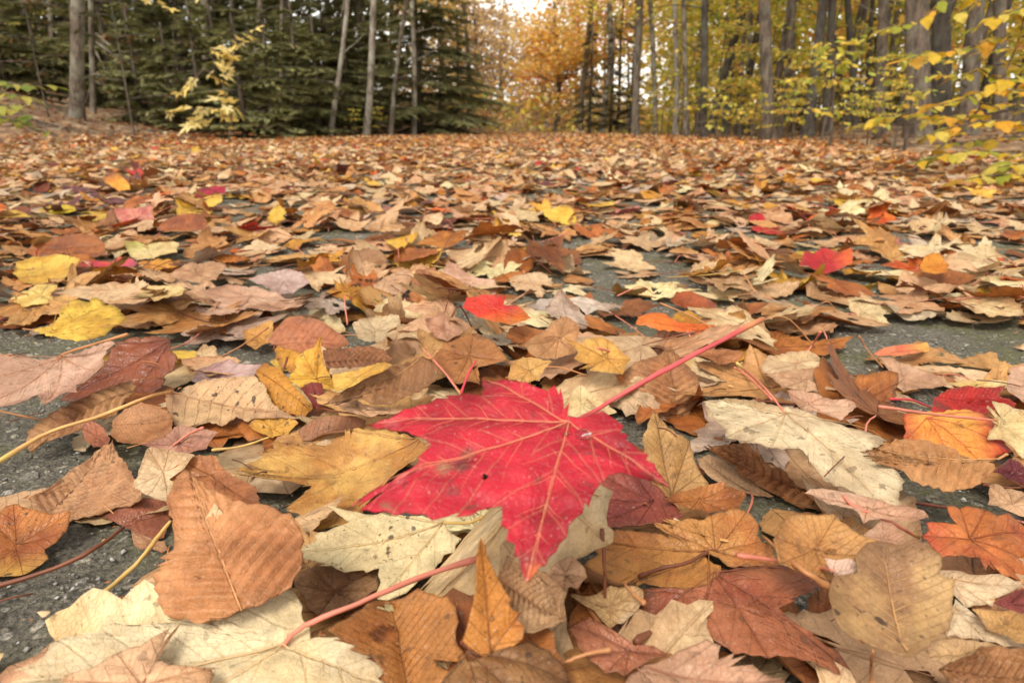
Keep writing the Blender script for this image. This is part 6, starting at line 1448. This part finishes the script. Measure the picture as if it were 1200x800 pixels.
def leafy_plant(name, label, cat, base, branches, meshes, size, step, r=.004, bark='brown', droop=.35, spread=.9, group=None, skip=.15):
    root = empty(name, base)
    for br in branches:
        P = smooth_path([at_depth(*p) for p in br], 16)
        V, T = tube(P - np.array(base), np.linspace(r, r * .3, 16), 6)
        link('branch', mesh_np('branch', V, T, M_BARK[bark]), root)
        L = np.linalg.norm(np.diff(P, axis=0), axis=1); cum = np.concatenate([[0], np.cumsum(L)])
        s = cum[-1] * .12; k = 0
        while s < cum[-1] * 1.001:
            p = np.array([np.interp(s, cum, P[:, j]) for j in range(3)]); i = min(np.searchsorted(cum, s), 15)
            t = P[min(i, 15)] - P[max(i - 1, 0)]; t = t / np.linalg.norm(t)
            side = np.cross(t, (0, 0, 1)); side /= np.linalg.norm(side) + 1e-9
            sg = -1 if k % 2 else 1
            d = t * random.uniform(.35, .9) + side * sg * spread * random.uniform(.5, 1.1) + np.array([0, 0, random.uniform(-droop, droop * .35)])
            if random.random() > skip:
                hang_leaf(root, random.choice(meshes), p, d, size * random.uniform(.6, 1.25), random.uniform(-.45, .45))
            s += step * random.uniform(.7, 1.3); k += 1
    tag(root, label, cat, group)
    return root
HY = [lin(232, 196, 64, .95), lin(224, 186, 52, .95), lin(208, 196, 70, .95), lin(238, 178, 60, .95), lin(180, 184, 62, .75), lin(226, 204, 92, .95), lin(216, 168, 54, .8)]
HG = [lin(176, 190, 74, .75), lin(196, 196, 84, .75), lin(150, 172, 66, .7), lin(214, 200, 96, .8)]
HB = hang_meshes(HY + HY, 'beech')
b0 = on_ground(1063, 204)
leafy_plant('beech_shrub', 'yellow-leaved beech shrub leaning over the road edge', 'shrub', tuple(b0), [
    [(1063, 206, 2.2), (1105, 170, 2.15), (1155, 120, 2.1), (1185, 70, 2.1), (1200, 20, 2.05), (1212, -60, 2.0)],
    [(1230, 190, 1.9), (1165, 178, 1.88), (1115, 180, 1.85), (1075, 190, 1.82)],
    [(1240, 214, 1.75), (1195, 206, 1.72), (1160, 206, 1.70), (1128, 211, 1.66)],
    [(1235, 195, 1.8), (1200, 192, 1.75), (1170, 196, 1.72)],
    [(1235, 152, 2.0), (1165, 142, 1.98), (1115, 150, 1.95), (1088, 158, 1.92)],
    [(1235, 112, 2.15), (1165, 106, 2.1), (1122, 118, 2.05), (1085, 128, 2.0)],
    [(1235, 84, 2.2), (1170, 76, 2.15), (1128, 90, 2.1)],
    [(1235, 42, 2.1), (1170, 45, 2.1), (1130, 58, 2.08), (1090, 62, 2.05), (1065, 70, 2.02)],
    [(1235, 4, 2.05), (1185, 14, 2.0), (1145, 32, 2.0)],
    [(1200, -30, 2.2), (1155, -4, 2.2), (1120, 18, 2.2)],
    [(1180, 130, 2.3), (1120, 138, 2.5), (1060, 134, 2.8), (1022, 142, 2.9), (1000, 150, 2.9)],
    [(1230, 130, 2.4), (1180, 122, 2.4), (1140, 132, 2.4), (1105, 140, 2.4)],
    [(1230, 60, 2.5), (1180, 58, 2.5), (1150, 62, 2.5)],
    [(1230, 165, 2.3), (1185, 160, 2.3), (1145, 166, 2.3), (1110, 168, 2.3)],
    [(1230, 96, 2.0), (1190, 92, 1.95), (1155, 100, 1.95)],
    [(1120, -10, 2.8), (1080, 22, 2.8), (1050, 32, 2.8), (1030, 37, 2.8)]], HB, .060, .017, r=.004, droop=.28)
HM_ = hang_meshes([lin(255, 234, 150), lin(254, 228, 136), lin(250, 222, 126), lin(255, 238, 168)], 'maple')
b1 = np.array(at_depth(268, 166, 6.6)); b1[2] = float(ground_z(b1[0], b1[1]))
leafy_plant('maple_sapling', 'slim maple sapling with clusters of pale yellow leaves on the left roadside', 'sapling', tuple(b1), [
    [(268, 168, 6.6), (271, 130, 6.6), (262, 104, 6.5), (268, 62, 6.5), (292, 34, 6.5)],
    [(262, 100, 6.5), (240, 82, 6.45), (222, 100, 6.4), (204, 112, 6.4)],
    [(262, 90, 6.5), (275, 68, 6.4), (256, 56, 6.4), (250, 66, 6.3)],
    [(266, 70, 6.5), (280, 52, 6.45), (296, 36, 6.4), (305, 34, 6.4)],
    [(271, 128, 6.6), (240, 128, 6.5), (205, 130, 6.4), (196, 140, 6.4)],
    [(270, 135, 6.6), (232, 142, 6.5), (220, 150, 6.4)],
    [(270, 130, 6.6), (256, 116, 6.4), (264, 124, 6.4), (285, 132, 6.4)]], HM_, .125, .085, r=.009, droop=.9, spread=.9, skip=.1)
HGm = hang_meshes(HG, 'beech')
b2 = np.array(at_depth(-30, 172, 3.6)); b2[2] = float(ground_z(b2[0], b2[1]))
leafy_plant('green_bush', 'pale green bush with long leaves at the left road edge', 'bush', tuple(b2), [
    [(-60, 110, 3.4), (-10, 98, 3.4), (30, 100, 3.4), (62, 100, 3.4)],
    [(-60, 130, 3.4), (-10, 122, 3.4), (25, 132, 3.3), (50, 148, 3.3), (66, 164, 3.3)],
    [(-60, 145, 3.4), (-10, 138, 3.4), (18, 142, 3.3), (40, 152, 3.3)],
    [(-60, 120, 3.4), (-10, 108, 3.4), (20, 112, 3.3), (48, 118, 3.3)], [(-60, 150, 3.2), (-20, 130, 3.2), (10, 124, 3.2), (32, 126, 3.2)]], HGm, .085, .034, r=.005, bark='brown', skip=.2)
leafy_plant('maple_branch', 'yellow-leaved maple bough hanging in from above on the left', 'branch', tuple(at_depth(120, -60, 5)), [
    [(120, -60, 5.0), (160, -20, 5.0), (185, 2, 5.0), (204, 12, 5.0)], [(140, -40, 5.0), (160, -8, 4.9), (172, 2, 4.9)], [(190, -60, 5.2), (225, -20, 5.2), (238, 4, 5.2)]], HM_, .085, .07, r=.006, droop=.4)

# ------------------------------------------------------------------ tell look-alike plants apart by the tree they stand nearest to
REFS = {k: v for k, v in zip([t[5] for t in R_TREES], ['the scarred straight trunk', 'the stouter leaning dark trunk', 'the thinner leaning dark trunk', 'the dark crooked trunk', 'the thinnest dark trunk', 'the lichened brown trunk', 'the stoutest trunk', 'the dark thick trunk', 'the thick trunk over the shrub', 'the trunk hidden by the beech shrub', 'the dark leaning trunk', 'the slim grey leaning trunk', 'the tall brown trunk', 'the slim grey upright trunk', 'the pale thin trunk', 'the thin brown trunk in yellow leaves', 'the thin grey trunk'])}
REFS.update({k: v for k, v in zip([t[5] for t in L_TREES], ['the flaking grey-brown trunk', 'the dead branching trunk', 'the shaded trunk past the flaking one', 'the trunk by the yellow-green bush', 'the thin grey trunk', 'the thin dark trunk', 'the trunk among hemlock boughs', 'the trunk behind the maple sapling', 'the dark trunk behind the small hemlock', 'the thin trunk over the small hemlock', 'the very thin brown trunk', 'the pale peeling birch', 'the pale leaning birch', 'the most leaning birch stem', 'the white upright birch', 'the thin trunk between two birches'])})
anchors = [(o, REFS[o['label']]) for o in COL.objects if o.parent is None and o.get('label') in REFS]
AP = np.array([tuple(o.location)[:2] for o, _ in anchors])
for o in list(COL.objects):
    if o.parent is None and o.get('category') in ('sapling', 'conifer', 'tree') and any(w in o.get('group', '') for w in ('hemlocks', 'saplings', 'bushes', 'shrubs', 'seedlings', 'slender trees', 'slim trees', 'spruces in')):
        k = int(np.argmin(((AP - np.array(tuple(o.location)[:2])) ** 2).sum(1)))
        lab = o['label']
        for cut in (' in the right-hand wood', ' in the shaded left-hand wood', ' on the shaded left bank', ' deep in the left-hand wood', ' on the shaded bank', ' close to the right road edge', ' at the edge of the road', ' deep among the yellow-green leaves', ' half hidden among yellow-green leaves', ' on the left roadside'): lab = lab.replace(cut, '')
        o['label'] = lab + ' near ' + anchors[k][1]
